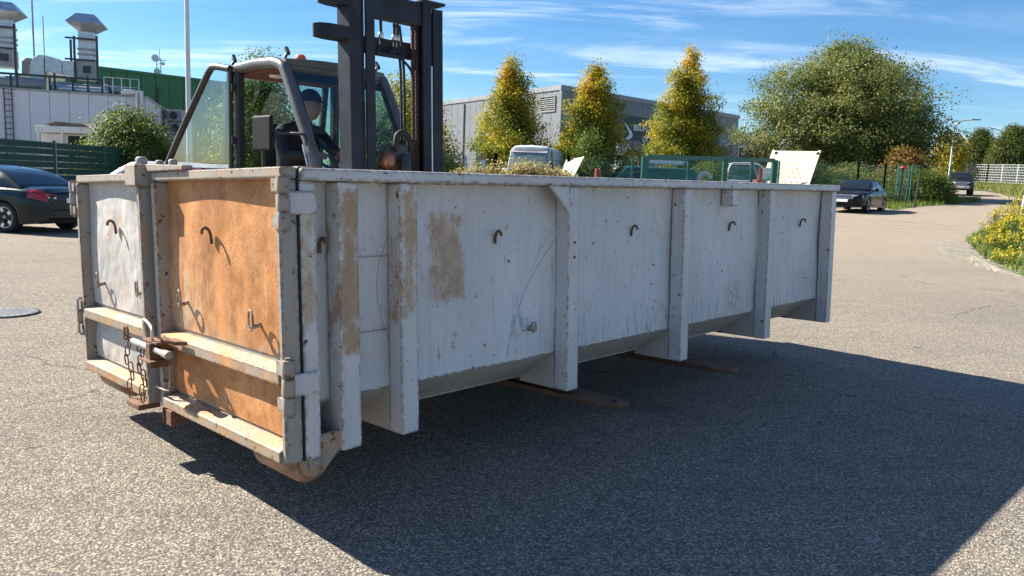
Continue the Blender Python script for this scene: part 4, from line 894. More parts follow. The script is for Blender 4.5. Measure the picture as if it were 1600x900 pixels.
def truck():
    Y = 50; b = place(970, Y); root = empty('white_truck', 'white lorry cab with peaked wind deflector behind the minibus', 'truck', b, R(8)); zt = htop(968, 246, Y); hd = htop(968, 222, Y); w = .95
    W_ = P_WHITE
    MB().hexa([(-.55, -w, .6), (1.05, -w, .6), (1.05, w, .6), (-.55, w, .6), (-.5, -w * .95, zt), (.8, -w * .93, zt), (.8, w * .93, zt), (-.5, w * .95, zt)]).build('cab', W_, root, bevel=.09, seg=3)
    MB().hexa([(1.035, -w * .86, 1.45), (1.07, -w * .86, 1.45), (1.07, w * .86, 1.45), (1.035, w * .86, 1.45), (.84, -w * .82, zt - .2), (.875, -w * .82, zt - .2), (.875, w * .82, zt - .2), (.84, w * .82, zt - .2)]).build('windscreen', M['glass_dark'], root)
    for s_ in (1, -1): MB().hexa([(-.3, s_ * w * 1.0, 1.5), (.75, s_ * w * 1.0, 1.5), (.75, s_ * w * 1.02, 1.5), (-.3, s_ * w * 1.02, 1.5), (-.3, s_ * w * .955, zt - .25), (.62, s_ * w * .955, zt - .25), (.62, s_ * w * .985, zt - .25), (-.3, s_ * w * .985, zt - .25)]).build('side_window', M['glass_dark'], root)
    # deflector: curved shell
    rows = []
    for i in range(9):
        t = i / 8; x = .72 - 1.0 * t; z = zt + (hd - zt) * math.sin(t * math.pi / 2); hw_ = w * (.92 - .28 * t)
        rows.append([(x + .12 * math.sin(math.pi * j / 8), -hw_ + 2 * hw_ * j / 8, z) for j in range(9)])
    de = MB().grid(rows, 9, 9)
    for s_ in (0, 8): de.add([(r_[s_][0], r_[s_][1], r_[s_][2]) for r_ in rows] + [(-.55, rows[-1][s_][1], zt)], [tuple(range(10))])
    de.build('wind_deflector', W_, root)
    for s_ in (1, -1): MB().bar((.95, s_ * (w + .02), 1.5), (.95, s_ * (w + .22), zt - .2), .03, .03).box(.88, .98, s_ * (w + .22) - .1, s_ * (w + .22) + .1, 1.5, 1.95).build('mirror', M['plastic'], root)
    MB().box(-4.5, -.55, -.45, .45, .55, .8).build('chassis', M['dark_steel'], root)
    MB().box(-4.6, -1.0, -1.1, 1.1, .8, .95).build('load_bed', mat('dark_red_bed', (.11, .02, .025), .7), root)
    ty, rim, disc = wheel_meshes(.42, .28, 6)
    for xw in (.3, -3.4):
        for s_ in (1, -1): t_ = inst('tyre', ty, root, (xw, s_ * .85, .42), (0, 0, 0 if s_ > 0 else math.pi)); inst('rim', rim, t_)
truck()
def roll_cage(px, Y, label):
    b = place(px, Y); root = empty('pickup_cab', label, 'truck', b, R(-4)); zt = htop(px, 256, Y); w = .85
    for s_ in (1, -1):
        MB().tube(smooth_path([(-1.0, s_ * w, .9), (-.85, s_ * w, zt - .15), (-.4, s_ * w * .92, zt), (.5, s_ * w * .92, zt), (.85, s_ * w, zt - .25), (1.15, s_ * w, .95)], 5), .05, 8).build('cab_pillar', P_WHITE, root)
        MB().slab((-.8, s_ * w, 1.2), (.95, s_ * w, 1.2), (.7, s_ * w * .93, zt - .15), (-.72, s_ * w * .93, zt - .15), .01).build('side_window', M['glass'], root)
    MB().slab((-.55, -w * .92, zt - .02), (.55, -w * .92, zt - .02), (.55, w * .92, zt - .02), (-.55, w * .92, zt - .02), .05).build('roof', P_WHITE, root, bevel=.02)
    MB().hexa([(-1.0, -w, .35), (1.9, -w, .35), (1.9, w, .35), (-1.0, w, .35), (-1.0, -w, 1.15), (1.2, -w, 1.15), (1.2, w, 1.15), (-1.0, w, 1.15)]).build('cab_body', P_WHITE, root, bevel=.06)
    MB().box(-3.6, -1.05, -w, w, .55, .65).box(-3.6, -1.05, -w, -w + .05, .65, 1.05).box(-3.6, -1.05, w - .05, w, .65, 1.05).build('load_bed', M['galv_dull'], root)
    ty, rim, disc = wheel_meshes(.33, .22, 5)
    for xw in (1.05, -2.4):
        for s_ in (1, -1): t_ = inst('tyre', ty, root, (xw, s_ * .74, .33), (0, 0, 0 if s_ > 0 else math.pi)); inst('rim', rim, t_)
roll_cage(1158, 42, 'small white pickup seen through the right half of the green gate')
def junk():
    # pallets
    Y = 36; b = place(712, Y); root = empty('pallet_stack', 'stack of brown wooden pallets right of the mast', 'pallets', b, R(12)); wood = mat('weathered_wood', (.20, .11, .06), .85, 0, .3, 8, .3)
    for k in range(12):
        z = k * .15
        for j in range(5): MB().box(-.45, .45, -.4 + j * .17, -.4 + j * .17 + .1, z + .11, z + .135).build('deck_board', wood, root)
        for j in range(3): MB().box(-.45 + j * .4, -.35 + j * .4, -.4, .4, z, z + .108).build('bearer', wood, root)
    b = place(752, 33); h = htop(752, 249, 33); r_ = empty('pipe_post', 'pale upright pipe with a yellow cap behind the mesh fence', 'post', b); MB().lathe([(.13, 0), (.13, h)], (0, 0, 0), 'z', 12).build('pipe', M['white_metal'], r_)
    MB().hexa([(-.22, -.12, h), (.2, -.12, h + .02), (.2, .12, h + .02), (-.22, .12, h), (-.05, -.1, h + .24), (.10, -.1, h + .3), (.10, .1, h + .3), (-.05, .1, h + .24)]).build('cap', mat('ochre_paint', (.42, .24, .06), .6, 0, .3, 6), r_, bevel=.03)
    b = place(726, 33); h = htop(726, 246, 33); tag(MB().lathe([(.04, 0), (.04, h * .6), (.065, h * .62), (.065, h), (.001, h + .03)], (0, 0, 0), 'z', 10).build('slim_post', M['white_metal'], loc=b), 'slim pale post standing alone behind the mesh fence', 'post')
    def drum(px, Y, top, r_, c, lb):
        b = place(px, Y); h = htop(px, top, Y); root = empty('barrel', lb, 'barrel', b); mt = mat('barrel_paint', c, .5, 0, .25, 4, dirt=.3)
        MB().lathe([(r_, 0), (r_, h * .3), (r_ * 1.05, h * .33), (r_, h * .36), (r_, h * .64), (r_ * 1.05, h * .67), (r_, h * .7), (r_, h - .02), (r_ * 1.03, h), (r_ * .93, h), (r_ * .93, h - .03), (.001, h - .03)], (0, 0, 0), 'z', 20).build('drum', mt, root)
        MB().lathe([(.05, h - .03), (.05, h + .02), (.001, h + .02)], (r_ * .5, 0, 0), 'z', 10).build('bung', M['plastic'], root)
    drum(714, 34, 258, .36, (.45, .20, .08), 'orange barrel low beside the mast'); drum(703, 34.5, 254, .36, (.10, .17, .22), 'blue-grey barrel touching the mast edge'); drum(710, 33, 266, .26, (.22, .36, .04), 'small lime green canister right of the mast')
    drum(933, 34, 264, .15, (.30, .04, .045), 'slim red gas cylinder beside the leaning board'); drum(1185, 40.5, 281, .24, (.34, .04, .04), 'red barrel top next to the right gate post'); drum(1085, 39, 272, .40, (.45, .17, .05), 'orange drum behind the gate mesh')
    # white bent pipe and red-white panel
    b = place(1096, 38.5); h = htop(1096, 269, 38.5); tag(MB().tube(smooth_path([(-.2, 0, 0), (-.2, 0, h - .4), (-.05, 0, h - .1), (.25, 0, h - .08), (.4, 0, h - .3)], 5), .12, 10).build('bent_pipe', M['white_metal'], loc=b), 'white bent vent pipe behind the gate mesh', 'pipe')
    b = place(1192, 40.6); h = htop(1192, 262, 40.6); r_ = empty('warning_panel', 'red and white panel behind the right gate post', 'panel', b); MB().box(-.1, .4, -.02, .02, .2, h).build('white_half', M['sign_white'], r_); MB().box(-.26, -.102, -.02, .02, .2, h - .03).build('red_half', M['red'], r_); MB().box(-.02, .02, .02, .06, 0, h).build('stake', M['dark_steel'], r_)
    # yellow machine arm
    b = place(944, 38.5); h = htop(944, 258, 38.5); r_ = empty('yellow_machine', 'small yellow machine with a round hood behind the minibus front', 'machine', b); ym = mat('machine_yellow', (.55, .38, .03), .5, 0, .15, 4, dirt=.3)
    MB().box(-.5, .5, -.4, .4, .3, h - .5).build('body', M['dark_steel'], r_, bevel=.04); MB().lathe([(.12, -.15), (.3, -.15), (.32, 0), (.3, .15), (.12, .15)], (.05, -.2, h - .25), 'y', 18).build('round_hood', ym, r_); MB().bar((-.7, 0, h - .6), (.1, 0, h - .3), .12, .12).build('arm', ym, r_)
    for x in (-.35, .35):
        for s_ in (-1, 1): MB().lathe([(.001, -.06), (.22, -.06), (.22, .06), (.001, .06)], (x, s_ * .45, .22), 'y', 16).build('wheel', M['tyre'], r_)
    # ladder rack on the minibus roof line: white beam
    b = place(1038, 38.6); zb = htop(1038, 254, 38.6); r_ = empty('roof_rack', 'white light bar and rack standing behind the minibus roof', 'rack', b)
    MB().bar((-.85, 0, zb), (.85, 0, zb + .01), .2, .2).build('light_bar', M['sign_white'], r_, bevel=.03)
    for s_ in (-1, 1): MB().ball((s_ * 1.0, 0, zb), .18, 10, 8).build('end_cap', M['galv_dull'], r_); MB().bar((s_ * .5, 0, 0), (s_ * .5, 0, zb), .05, .05).build('stand', M['white_metal'], r_)
    # bare branches heap
    rng = np.random.default_rng(5); b = place(1078, 39.6); mb = MB()
    for k in range(16): a = rng.uniform(-.9, .9); c_ = rng.uniform(-.3, .3); mb.tube([(a * .3, c_, .1), (a * .7, c_, 1.1 + rng.random() * .3), (a, c_, 1.8 + rng.random() * .45)], [.025, .018, .006], 5, False)
    tag(mb.build('branch_heap', M['bark'], loc=b), 'heap of bare cut branches behind the gate', 'branches')
junk()
def left_yard():
    # white open-fronted kiosk with rusty roof
    Y = 33; b = place(100, Y); root = empty('site_hut', 'white hut with a rusty flat roof above the green fence', 'hut', b); o = np.array(b)
    zt = htop(100, 196, Y); x0 = (at(68, 300, Y) - o)[0]; x1 = (at(150, 300, Y) - o)[0]; rust = mat('rusty_roof', (.17, .12, .09), .85, 0, .4, 3, .3)
    MB().box(x0, x1, 0, 2.2, 0, zt - .35).build('wall', M['white_metal'], root); MB().box(x0 - .05, x1 + .05, -.35, 2.3, zt - .32, zt - .05).build('roof_edge', M['white_metal'], root, bevel=.02)
    MB().prism([(x0 + .3, zt - .048), (x1, zt - .048), (x1 - .3, zt + .08), (x0 + .8, zt + .13)], -.3, 2.2, 'xz').build('roof', rust, root)
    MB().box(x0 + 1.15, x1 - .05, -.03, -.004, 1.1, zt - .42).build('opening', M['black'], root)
    for x in (x0, x0 + 1.0, x1 - .1): MB().box(x, x + .1, -.3, -.2, 0, zt - .32).build('post', M['white_metal'], root)
    # ventilation units stacked beside the green hall
    Y = 55; b = place(264, Y); o = np.array(b)
    for k, (pa, pb, lb) in enumerate(((190, 210, 'lower grey ventilation unit beside the green hall'), (171, 189, 'upper grey ventilation unit on top of the other'))):
        zt = htop(264, pa, Y) if False else at(264, pa, Y)[2]; zb = at(264, pb, Y)[2] if k else b[2]; x0 = (at(242 + 2 * k, 300, Y) - o)[0]; x1 = (at(288 - 2 * k, 300, Y) - o)[0]; zz = zt - zb
        r_ = empty('ventilation_unit', lb, 'machine', (b[0], Y, zb), 0, 'ventilation units by the green hall'); MB().box(x0, x1, 0, 1.6, 0, zz).build('casing', M['galv_dull'], r_, bevel=.03)
        n = 4
        for i in range(n): MB().box(x0 + .1, x0 + (x1 - x0) * .45, -.04, -.004, zz - .75 + i * .17, zz - .66 + i * .17).build('slat', M['dark_steel'], r_)
        MB().lathe([(.26, -.03), (.26, -.005), (.001, -.005)], (x1 - .55, 0, zz - .4), 'y', 16).build('fan_opening', M['dark_steel'], r_)
left_yard()
# ------------------------------------------------------------------ the container
EX = Vector((.7012227, .7128663, .01040996)); EY = Vector((-.71215222, .70105815, -.03683305)); EZ = Vector((-.03355502, .0184147, .99926721)); ORG = Vector((-.83510031, 2.96732978, .34762254))
K = Matrix(((EX.x, EY.x, EZ.x, ORG.x), (EX.y, EY.y, EZ.y, ORG.y), (EX.z, EY.z, EZ.z, ORG.z), (0, 0, 0, 1)))
L, W, H = 5.165, 2.45, 1.173
def cont_paint(name, base=(.42, .43, .445), patches=(), chips=.5, streak=.35, edge=.8, rust=0.0, warm=0.0, bottom=0.0, scratch=False, dents=.25, dashes=0.0, fade=None):
    """grey container paint: sun-bleached, chipped along edges, with rust patches at fixed places"""
    m, t, b = newmat(name); o = t.obj(); x, y, z = t.xyz(o)
    big = t.noise(o, 1.3, 5, .6); c = t.mix(1.0, base, t.ramp(big, [(.3, .86), (.7, 1.12)]), 'MULTIPLY')
    st = t.noise(t.scalev(o, (22, 22, 1.1)), 1.6, 6, .65)
    c = t.mix(t.math('MULTIPLY', t.step(st, .50, .74), streak), c, (.26, .22, .17))
    c = t.mix(t.math('MULTIPLY', t.step(t.noise(t.scalev(o, (30, 30, 2.2)), 1.1, 4, .6), .40, .22), .45), c, (.56, .57, .57))
    fine = t.noise(o, 95, 4, .7); fib = t.noise(t.scalev(o, (75, 75, 22)), 1.7, 5, .7); spot = t.noise(o, 26, 4, .62)
    rustc = t.mix(fine, (.22, .11, .06), t.mix(t.noise(o, 9, 4), (.42, .25, .13), (.32, .19, .11)))
    if warm: c = t.mix(t.math('MULTIPLY', t.step(t.noise(o, 7, 6, .7), .38, .70), warm), c, (.40, .27, .15))
    if dashes:
        da = t.math('MULTIPLY', t.step(t.noise(t.scalev(o, (34, 34, 9)), 1.0, 5, .6, .4), .54, .62), t.step(t.noise(o, 2.3, 3), .36, .55))
        c = t.mix(t.math('MULTIPLY', da, .8 * dashes), c, t.mix(fine, (.34, .20, .10), (.48, .36, .22)))
    ch = t.math('MULTIPLY', t.step(spot, .70 - .07 * chips, .735 - .07 * chips), 1.0)
    c = t.mix(ch, c, t.mix(fine, (.05, .035, .028), (.17, .085, .04)))
    if bottom:
        mk = t.math('MULTIPLY', t.math('MULTIPLY', t.step(z, .50, .20), t.step(x, .4, 3.2)), t.step(t.noise(t.scalev(o, (34, 34, 3.2)), 1.2, 6, .75), .50, .66))
        c = t.mix(t.math('MULTIPLY', mk, bottom), c, (.075, .075, .055))
    for (x0, x1, z0, z1, s_, den) in patches:
        wob = t.math('MULTIPLY', t.math('SUBTRACT', t.noise(t.scalev(o, (1, 1, .45)), 9, 6, .75), .5), s_ * 5.5)
        dx = t.math('MINIMUM', t.math('SUBTRACT', x, x0), t.math('SUBTRACT', x1, x)); dz = t.math('MINIMUM', t.math('SUBTRACT', z, z0), t.math('SUBTRACT', z1, z))
        d = t.math('ADD', t.math('MINIMUM', dx, dz), wob); mk = t.step(d, -.2 * s_, s_)
        sp = t.step(t.math('ADD', t.math('ADD', t.math('MULTIPLY', t.noise(o, 170, 3, .7), .75), t.math('MULTIPLY', t.noise(o, 17, 5, .7), .40)), t.math('MULTIPLY', mk, .10)), .66 - .07 * den, .74 - .07 * den)
        c = t.mix(t.math('MULTIPLY', t.math('MULTIPLY', mk, t.step(t.noise(t.scalev(o, (14, 14, 5)), 1.6, 6, .7), .26, .50)), .62 + .22 * den), c, t.mix(t.noise(o, 5, 4), (.54, .36, .20), (.42, .25, .13))); c = t.mix(t.math('MULTIPLY', t.math('MULTIPLY', sp, t.step(mk, 0, .35)), .6), c, rustc)
    if scratch:
        for (cx, cz, rad, xa, xb, wd, k) in ((2.30, .02, 1.045, 1.14, 1.70, .0022, .75), (2.1, .35, .72, 1.46, 1.62, .0018, .5), (.98, .66, .5, .44, .56, .003, .4)):
            v = t.node('ShaderNodeCombineXYZ'); t.put(v.inputs[0], t.math('SUBTRACT', x, cx)); t.put(v.inputs[1], t.math('SUBTRACT', z, cz))
            ln = t.node('ShaderNodeVectorMath', operation='LENGTH'); t.put(ln.inputs[0], v.outputs[0])
            r_ = t.math('ADD', ln.outputs['Value'], t.math('MULTIPLY', t.noise(o, 6, 2), .02))
            mk = t.math('MULTIPLY', t.math('LESS_THAN', t.math('ABSOLUTE', t.math('SUBTRACT', r_, rad + .01)), wd), t.math('MULTIPLY', t.math('GREATER_THAN', x, xa), t.math('LESS_THAN', x, xb)))
            mk = t.math('MULTIPLY', mk, t.math('GREATER_THAN', z, .24)); c = t.mix(t.math('MULTIPLY', mk, k), c, (.12, .11, .11))
        sc_ = t.noise(t.scalev(o, (60, 60, 8)), 1.0, 4, .55, .8); c = t.mix(t.math('MULTIPLY', t.step(sc_, .66, .70), .65), c, (.17, .13, .11))
        s2 = t.noise(t.scalev(o, (120, 120, 5)), 1.0, 4, .6, .3); c = t.mix(t.math('MULTIPLY', t.math('MULTIPLY', t.step(s2, .54, .68), t.step(t.noise(o, 1.7, 3), .38, .62)), .16), c, (.30, .29, .27))
        c = t.mix(t.math('MULTIPLY', t.step(t.noise(t.scalev(o, (26, 26, 14)), 1.3, 5, .65), .63, .67), .5), c, (.36, .26, .17))
        for (px_, pz_, rr, cc_) in ((1.36, .40, .085, (.20, .24, .29)), (1.34, .52, .05, (.22, .26, .31)), (3.62, .36, .16, (.24, .20, .15)), (.93, .34, .03, (.22, .12, .06)), (.93, .40, .018, (.22, .12, .06))):
            v = t.node('ShaderNodeCombineXYZ'); t.put(v.inputs[0], t.math('SUBTRACT', x, px_)); t.put(v.inputs[1], t.math('MULTIPLY', t.math('SUBTRACT', z, pz_), .8)); ln = t.node('ShaderNodeVectorMath', operation='LENGTH'); t.put(ln.inputs[0], v.outputs[0])
            mk = t.math('MULTIPLY', t.step(ln.outputs['Value'], rr, rr * .3), t.step(t.noise(t.scalev(o, (60, 60, 25)), 1.2, 4, .7), .46, .60)); c = t.mix(t.math('MULTIPLY', mk, .75), c, cc_)
    if rust:
        rm = t.math('ADD', t.math('MULTIPLY', fib, .55), t.math('MULTIPLY', t.noise(o, 3.2, 6, .65), .55))
        rp = t.ramp(t.noise(t.scalev(o, (52, 52, 26)), 4.2, 5, .8), [(.22, (.24, .085, .03)), (.40, (.46, .185, .06)), (.54, (.60, .29, .105)), (.68, (.70, .45, .24)), (.85, (.66, .55, .42))])
        rp = t.mix(1.0, rp, t.ramp(t.noise(o, 3.4, 5, .65), [(.3, (.74, .70, .66)), (.55, (1, 1, 1)), (.75, (1.14, 1.22, 1.34))]), 'MULTIPLY')
        rp = t.mix(t.math('MULTIPLY', t.step(t.noise(t.scalev(o, (16, 16, 1.0)), 1.3, 5, .65), .56, .70), .55), rp, (.62, .50, .34))
        rp = t.mix(1.0, rp, t.ramp(t.noise(o, 7, 7, .8), [(.30, (.58, .48, .40)), (.50, (.88, .83, .78)), (.72, (1.0, 1.0, 1.0))]), 'MULTIPLY')
        rp = t.mix(t.step(t.noise(o, 120, 3, .6), .60, .70), rp, (.17, .065, .025))
        if fade:    # bare, bleached streaks low on the lock side and grime above the rail
            fm = t.math('MULTIPLY', t.step(y, fade[0] - .38, fade[0] + .1), t.step(z, .95, .42)); fm = t.math('MULTIPLY', fm, t.step(t.noise(t.scalev(o, (30, 30, 5)), 1.5, 6, .7), .42, .60))
            rp = t.mix(t.math('MULTIPLY', fm, .85), rp, t.mix(fine, (.44, .40, .30), (.62, .55, .42)))
            rp = t.mix(t.math('MULTIPLY', t.step(z, .50, .40), t.step(t.noise(o, 14, 5, .7), .40, .62)), rp, (.30, .22, .14))
        c = t.mix(t.step(rm, .60 - .42 * rust, .70 - .42 * rust), c, rp)
    if edge:
        bv = t.node('ShaderNodeBevel', samples=4); bv.inputs['Radius'].default_value = .018; g = t.node('ShaderNodeNewGeometry')
        dt = t.node('ShaderNodeVectorMath', operation='DOT_PRODUCT'); t.put(dt.inputs[0], bv.outputs[0]); t.put(dt.inputs[1], g.outputs['Normal'])
        e = t.math('MULTIPLY', t.step(dt.outputs['Value'], .999, .95), t.step(t.noise(o, 30, 5, .7), .44, .54)); c = t.mix(t.math('MULTIPLY', e, edge), c, t.mix(fine, (.05, .03, .022), (.20, .095, .045)))
    t.put(b.inputs['Base Color'], c); t.put(b.inputs['Roughness'], t.math('ADD', t.math('MULTIPLY', spot, .25), .45)); b.inputs['Specular IOR Level'].default_value = .35
    hgt = t.math('ADD', t.math('MULTIPLY', t.noise(o, 2.6, 3, .5), dents * 8), t.math('MULTIPLY', fib if rust else fine, .10 if rust else .04))
    t.put(b.inputs['Normal'], t.bump(hgt, .5, .012)); return m
C_SIDE = cont_paint('container_side_paint', (.61, .59, .575), [(.76, 1.0, .55, 1.0, .06, .35)], .4, .24, 0, bottom=.8, scratch=True)
C_RIB = cont_paint('container_rib_paint', (.58, .56, .535), [(.215, .325, .38, 1.10, .04, 1.1), (.53, .63, .52, 1.12, .05, .75), (.03, .12, .55, 1.0, .05, .1)], .75, .25, .85, bottom=.3)
C_FRAME = cont_paint('container_frame_paint', (.32, .305, .28), (), 1.2, .7, 1.0, warm=.7)
C_PALE = cont_paint('container_pale_door', (.47, .47, .465), (), .5, .6, 0, warm=.25, dents=1.0, dashes=1.0)
C_RUST = cont_paint('container_rusty_door', (.44, .41, .36), (), .2, .3, 0, rust=.70, dents=.6, fade=(1.0, .52))
C_RUSTL = cont_paint('container_rusty_lower_door', (.46, .42, .36), (), .2, .4, 0, rust=.52, warm=.6, dents=.6)
C_LOW = cont_paint('container_bottom_paint', (.50, .455, .41), [(.7, .85, .0, .12, .03, .6)], .3, .3, .3, warm=.25)
C_RAIL = cont_paint('container_rail_paint', (.30, .275, .235), (), 1.3, .8, .9, rust=.16, warm=1.0)
C_STEEL = cont_paint('container_lock_steel', (.30, .28, .25), (), 1.0, .5, .9, warm=.5)
C_RUSTY = mat('rusty_iron', (.17, .085, .045), .8, .1, .5, 30, .4, 90)
C_ROLL = mat('worn_roller', (.33, .20, .13), .6, .3, .4, 18, .2, 60)
C_WORN = mat('worn_bright_steel', (.55, .54, .52), .35, .6, .25, 25)

def container():
    root = bpy.data.objects.new('roll_off_container', None); col.objects.link(root); root.matrix_world = K; root.empty_display_size = .3
    tag(root, 'long grey steel roll-off container with rusty door, lifted on forks', 'container')
    B = lambda mb, n, mt, bev=.004, par=None: mb.build(n, mt, par or root, bevel=bev)
    # shell
    rng = np.random.default_rng(2)
    def sheet_grid(f, nu, nv): return MB().grid([[f(i / (nu - 1), j / (nv - 1)) for j in range(nv)] for i in range(nu)], nu, nv)
    bow = lambda u, v: .011 * math.sin(u * math.pi * 4.4 + .5) * math.sin(v * math.pi) + .006 * math.sin(u * 17 + v * 5) * math.sin(v * math.pi) + .003 * math.sin(u * 41 + v * 9)
    for sgn, nm in ((1, 'near'), (-1, 'far')):
        yy = (lambda d: d) if sgn > 0 else (lambda d: W - d)
        B(sheet_grid(lambda u, v: (.05 + (L - .08) * u, yy(.10 + bow(u, v)), .208 + (1.13 - .208) * v), 60, 10), 'side_panel', C_SIDE, 0)
        B(sheet_grid(lambda u, v: (.05 + (L - .08) * u, yy(.112 + bow(u, v)), .208 + (1.13 - .208) * v), 60, 10), 'inner_panel', C_STEEL, 0)
        B(MB().hexa([(.05, yy(.33), .042), (L - .03, yy(.33), .042), (L - .03, yy(.34), .052), (.05, yy(.34), .052), (.05, yy(.10), .206), (L - .03, yy(.10), .206), (L - .03, yy(.112), .216), (.05, yy(.112), .216)]), 'chamfer_panel', C_LOW, 0)
        y0, y1 = sorted((yy(-.012), yy(.10))); B(MB().box(.052, L + .012, y0, y1, 1.124, H), 'top_rim', C_RIB, .008)
        for i, r_ in enumerate((.315, .625, 1.746, 2.872, 4.03, 5.14)):
            y0, y1 = sorted((yy(0), yy(.094))); rb = B(MB().box(r_ - .095, r_, y0, y1, 0, 1.12), 'rib', C_RIB, .006)
            for xx in (r_ - .094, r_ - .012):
                B(MB().prism([(yy(.095), .002), (yy(.36), .002), (yy(.36), .040), (yy(.335), .046), (yy(.105), .212), (yy(.095), .212)], xx, xx + .011, 'yz'), 'rib_gusset', C_LOW, 0, rb)
    B(MB().box(.05, L - .03, .33, W - .33, .036, .046), 'floor', C_LOW, 0)
    for i, r_ in enumerate((.20, .58, 1.70, 2.83, 3.98, 5.09)): B(MB().box(r_ - .05, r_ + .05, .362, W - .362, .003, .034), 'cross_member', C_RUSTY, 0)
    for yb in (.70, 1.63): B(MB().box(.12, L - .05, yb, yb + .12, -.016, .0025), 'skid_rail', C_RUSTY, 0)
    B(MB().box(L - .03, L - .018, .1, W - .1, .05, 1.13), 'front_panel', C_SIDE, 0); B(MB().box(L - .05, L + .012, .101, W - .101, 1.124, H), 'top_rim', C_RIB, .008)
    for yb in (.75, 1.225, 1.7): B(MB().box(L - .017, L + .05, yb - .05, yb + .05, .0, 1.12), 'front_rib', C_RIB, .006)
    hk = MB().tube(smooth_path([(L - .02, 1.0, .62), (L + .08, 1.0, .70), (L + .1, 1.1, .78), (L + .1, 1.35, .78), (L + .08, 1.45, .70), (L - .02, 1.45, .62)], 5), .025, 10); B(hk, 'hook_bail', C_STEEL, 0)
    # near side extras
    B(MB().prism([(1.49, 1.122), (1.652, 1.122), (1.652, .975)], -.004, .008, 'xz'), 'corner_gusset', C_RIB, 0)
    B(MB().box(3.385, 3.475, .002, .09, 1.005, 1.121), 'rib_stub', C_RIB, .006)
    for i in (0, 1):  # weld seams
        B(MB().tube([(r0, .099, .208) for r0 in (.06, L - .06)], .0035, 6) if i else MB().tube([(.08, .099, 1.122), (L - .1, .099, 1.122)], .004, 6), 'weld_seam', C_RIB, 0)
    for xs_, z0 in ((.34, .47), (.34, .80)): B(MB().box(.33, .53, .0965, .0985, z0, z0 + .004), 'sheet_joint', C_STEEL, 0)
    def hook(x, y, z, dx, dy, sc_=1.0):   # bent rope hook standing off the panel; (dx,dy) outward
        p = [(0, 0, -.042), (0, .003, -.008), (0, .010, .011), (0, .026, .022), (0, .040, .015), (0, .044, -.002)]
        q = [(x + dx * b_ + .0, y + dy * b_, z + c_ * sc_) for a_, b_, c_ in p]; return MB().tube(smooth_path(q, 4), .0075, 8)
    for x in (.185, 1.19, 2.34, 3.515, 4.66): B(hook(x, .092, .872, 0, -1), 'rope_hook', C_RUSTY, 0)
    for x, z in ((1.444, .369), ):
        B(MB().tube([(x, .1, z), (x, .055, z)], .014, 10).tube([(x + .018 * math.cos(a), .058, z + .01 + .026 * math.sin(a)) for a in np.linspace(0, 6.283, 14)[:-1]], .006, 6, closed=True), 'tarp_eye', C_STEEL, 0)
    for x, z in ((1.70, .82), (1.70, .74)): B(MB().lathe([(.001, 0), (.008, 0), (.008, .012)], (x, -.002, z), 'y', 8), 'bolt_hole', M['black'], 0)
    # door end posts (both corners)
    for sgn in (1, -1):
        yy = (lambda d: d) if sgn > 0 else (lambda d: W - d)
        y0, y1 = sorted((yy(0), yy(.115))); B(MB().box(.047, .118, y0, y1, .0, 1.122), 'corner_post', C_RIB, .007)
        y0, y1 = sorted((yy(.004), yy(.03))); B(MB().box(.0385, .0465, y0, y1, .0, 1.17), 'dark_gap_strip', M['black'], 0)  # black strip put in for the shade in the gap beside the post
        y0, y1 = sorted((yy(.01), yy(.06))); B(MB().box(.0485, .118, y0, y1, 1.1225, H + .006), 'post_cap', C_FRAME, .006)
    # door leaves
    for nm, ya, yb, up, low in (('left', 1.385, 2.445, C_PALE, C_RUSTL), ('right', .004, 1.27, C_RUST, C_RUSTL)):
        leaf = bpy.data.objects.new('door', MB().box(.024, .034, ya + .02, yb - .02, .02, 1.15).mesh('door', C_FRAME)); col.objects.link(leaf); leaf.parent = root
        leaf['label'] = 'pale streaky door leaf' if nm == 'left' else 'orange rusty door leaf'
        def dent(u, v): return .006 * math.sin(u * 7 + 1) * math.sin(v * 5) + .008 * math.sin(u * 3.1) * math.sin(v * 3.1)
        for z0, z1, mt in ((.41, 1.135, up), (.08, .33, low if nm == 'right' else C_PALE)):
            MB().grid([[(.018 - dent(i / 11, j / 11), ya + .04 + (yb - ya - .08) * i / 11, z0 + (z1 - z0) * j / 11) for j in range(12)] for i in range(12)], 12, 12).build('panel', mt, leaf)
        wl, wr = (.022, .035) if nm == 'left' else (.03, .05)
        for (s0, s1), xo in (((ya, ya + wl), -.062 if nm == 'left' else -.04), ((yb - wr, yb), -.042)):
            MB().box(xo, .036, s0, s1, .0, 1.128).build('stile', C_FRAME, leaf, bevel=.006)
        MB().prism([(.034, 1.130), (-.028, 1.130), (-.034, 1.137), (-.034, H + .002), (.036, H + .002)], ya - .004, yb + .004, 'xz').build('top_rail', C_FRAME, leaf, bevel=.005)
        MB().prism([(.022, .392), (-.042, .374), (-.046, .369), (-.046, .322), (-.040, .318), (.022, .318)], ya + wl + .0003, yb - wr - .0003, 'xz').build('middle_rail', C_RAIL, leaf, bevel=.004)
        MB().prism([(.022, .070), (-.048, .052), (-.052, .046), (-.052, .002), (.022, .002)], ya + wl + .0003, yb - wr - .0003, 'xz').build('bottom_rail', C_RAIL, leaf, bevel=.004)
        for y in ((1.915,) if nm == 'left' else (.694,)): hook(.0, y, .895, -1, .0, 1.15).build('rope_hook', C_RUSTY, leaf)
        for y, z in (((2.19, .545), (1.56, .55)) if nm == 'left' else ((1.01, .55), (.285, .53))):
            MB().tube([(.02, y, z), (-.035, y - .0, z - .012)], .010, 8).tube([(-.03 + .004 * math.cos(a), y + .027 * math.cos(a), z + .020 + .043 * math.sin(a)) for a in np.linspace(0, 6.283, 14)[:-1]], .005, 6, closed=True).build('tarp_eye', C_STEEL, leaf)
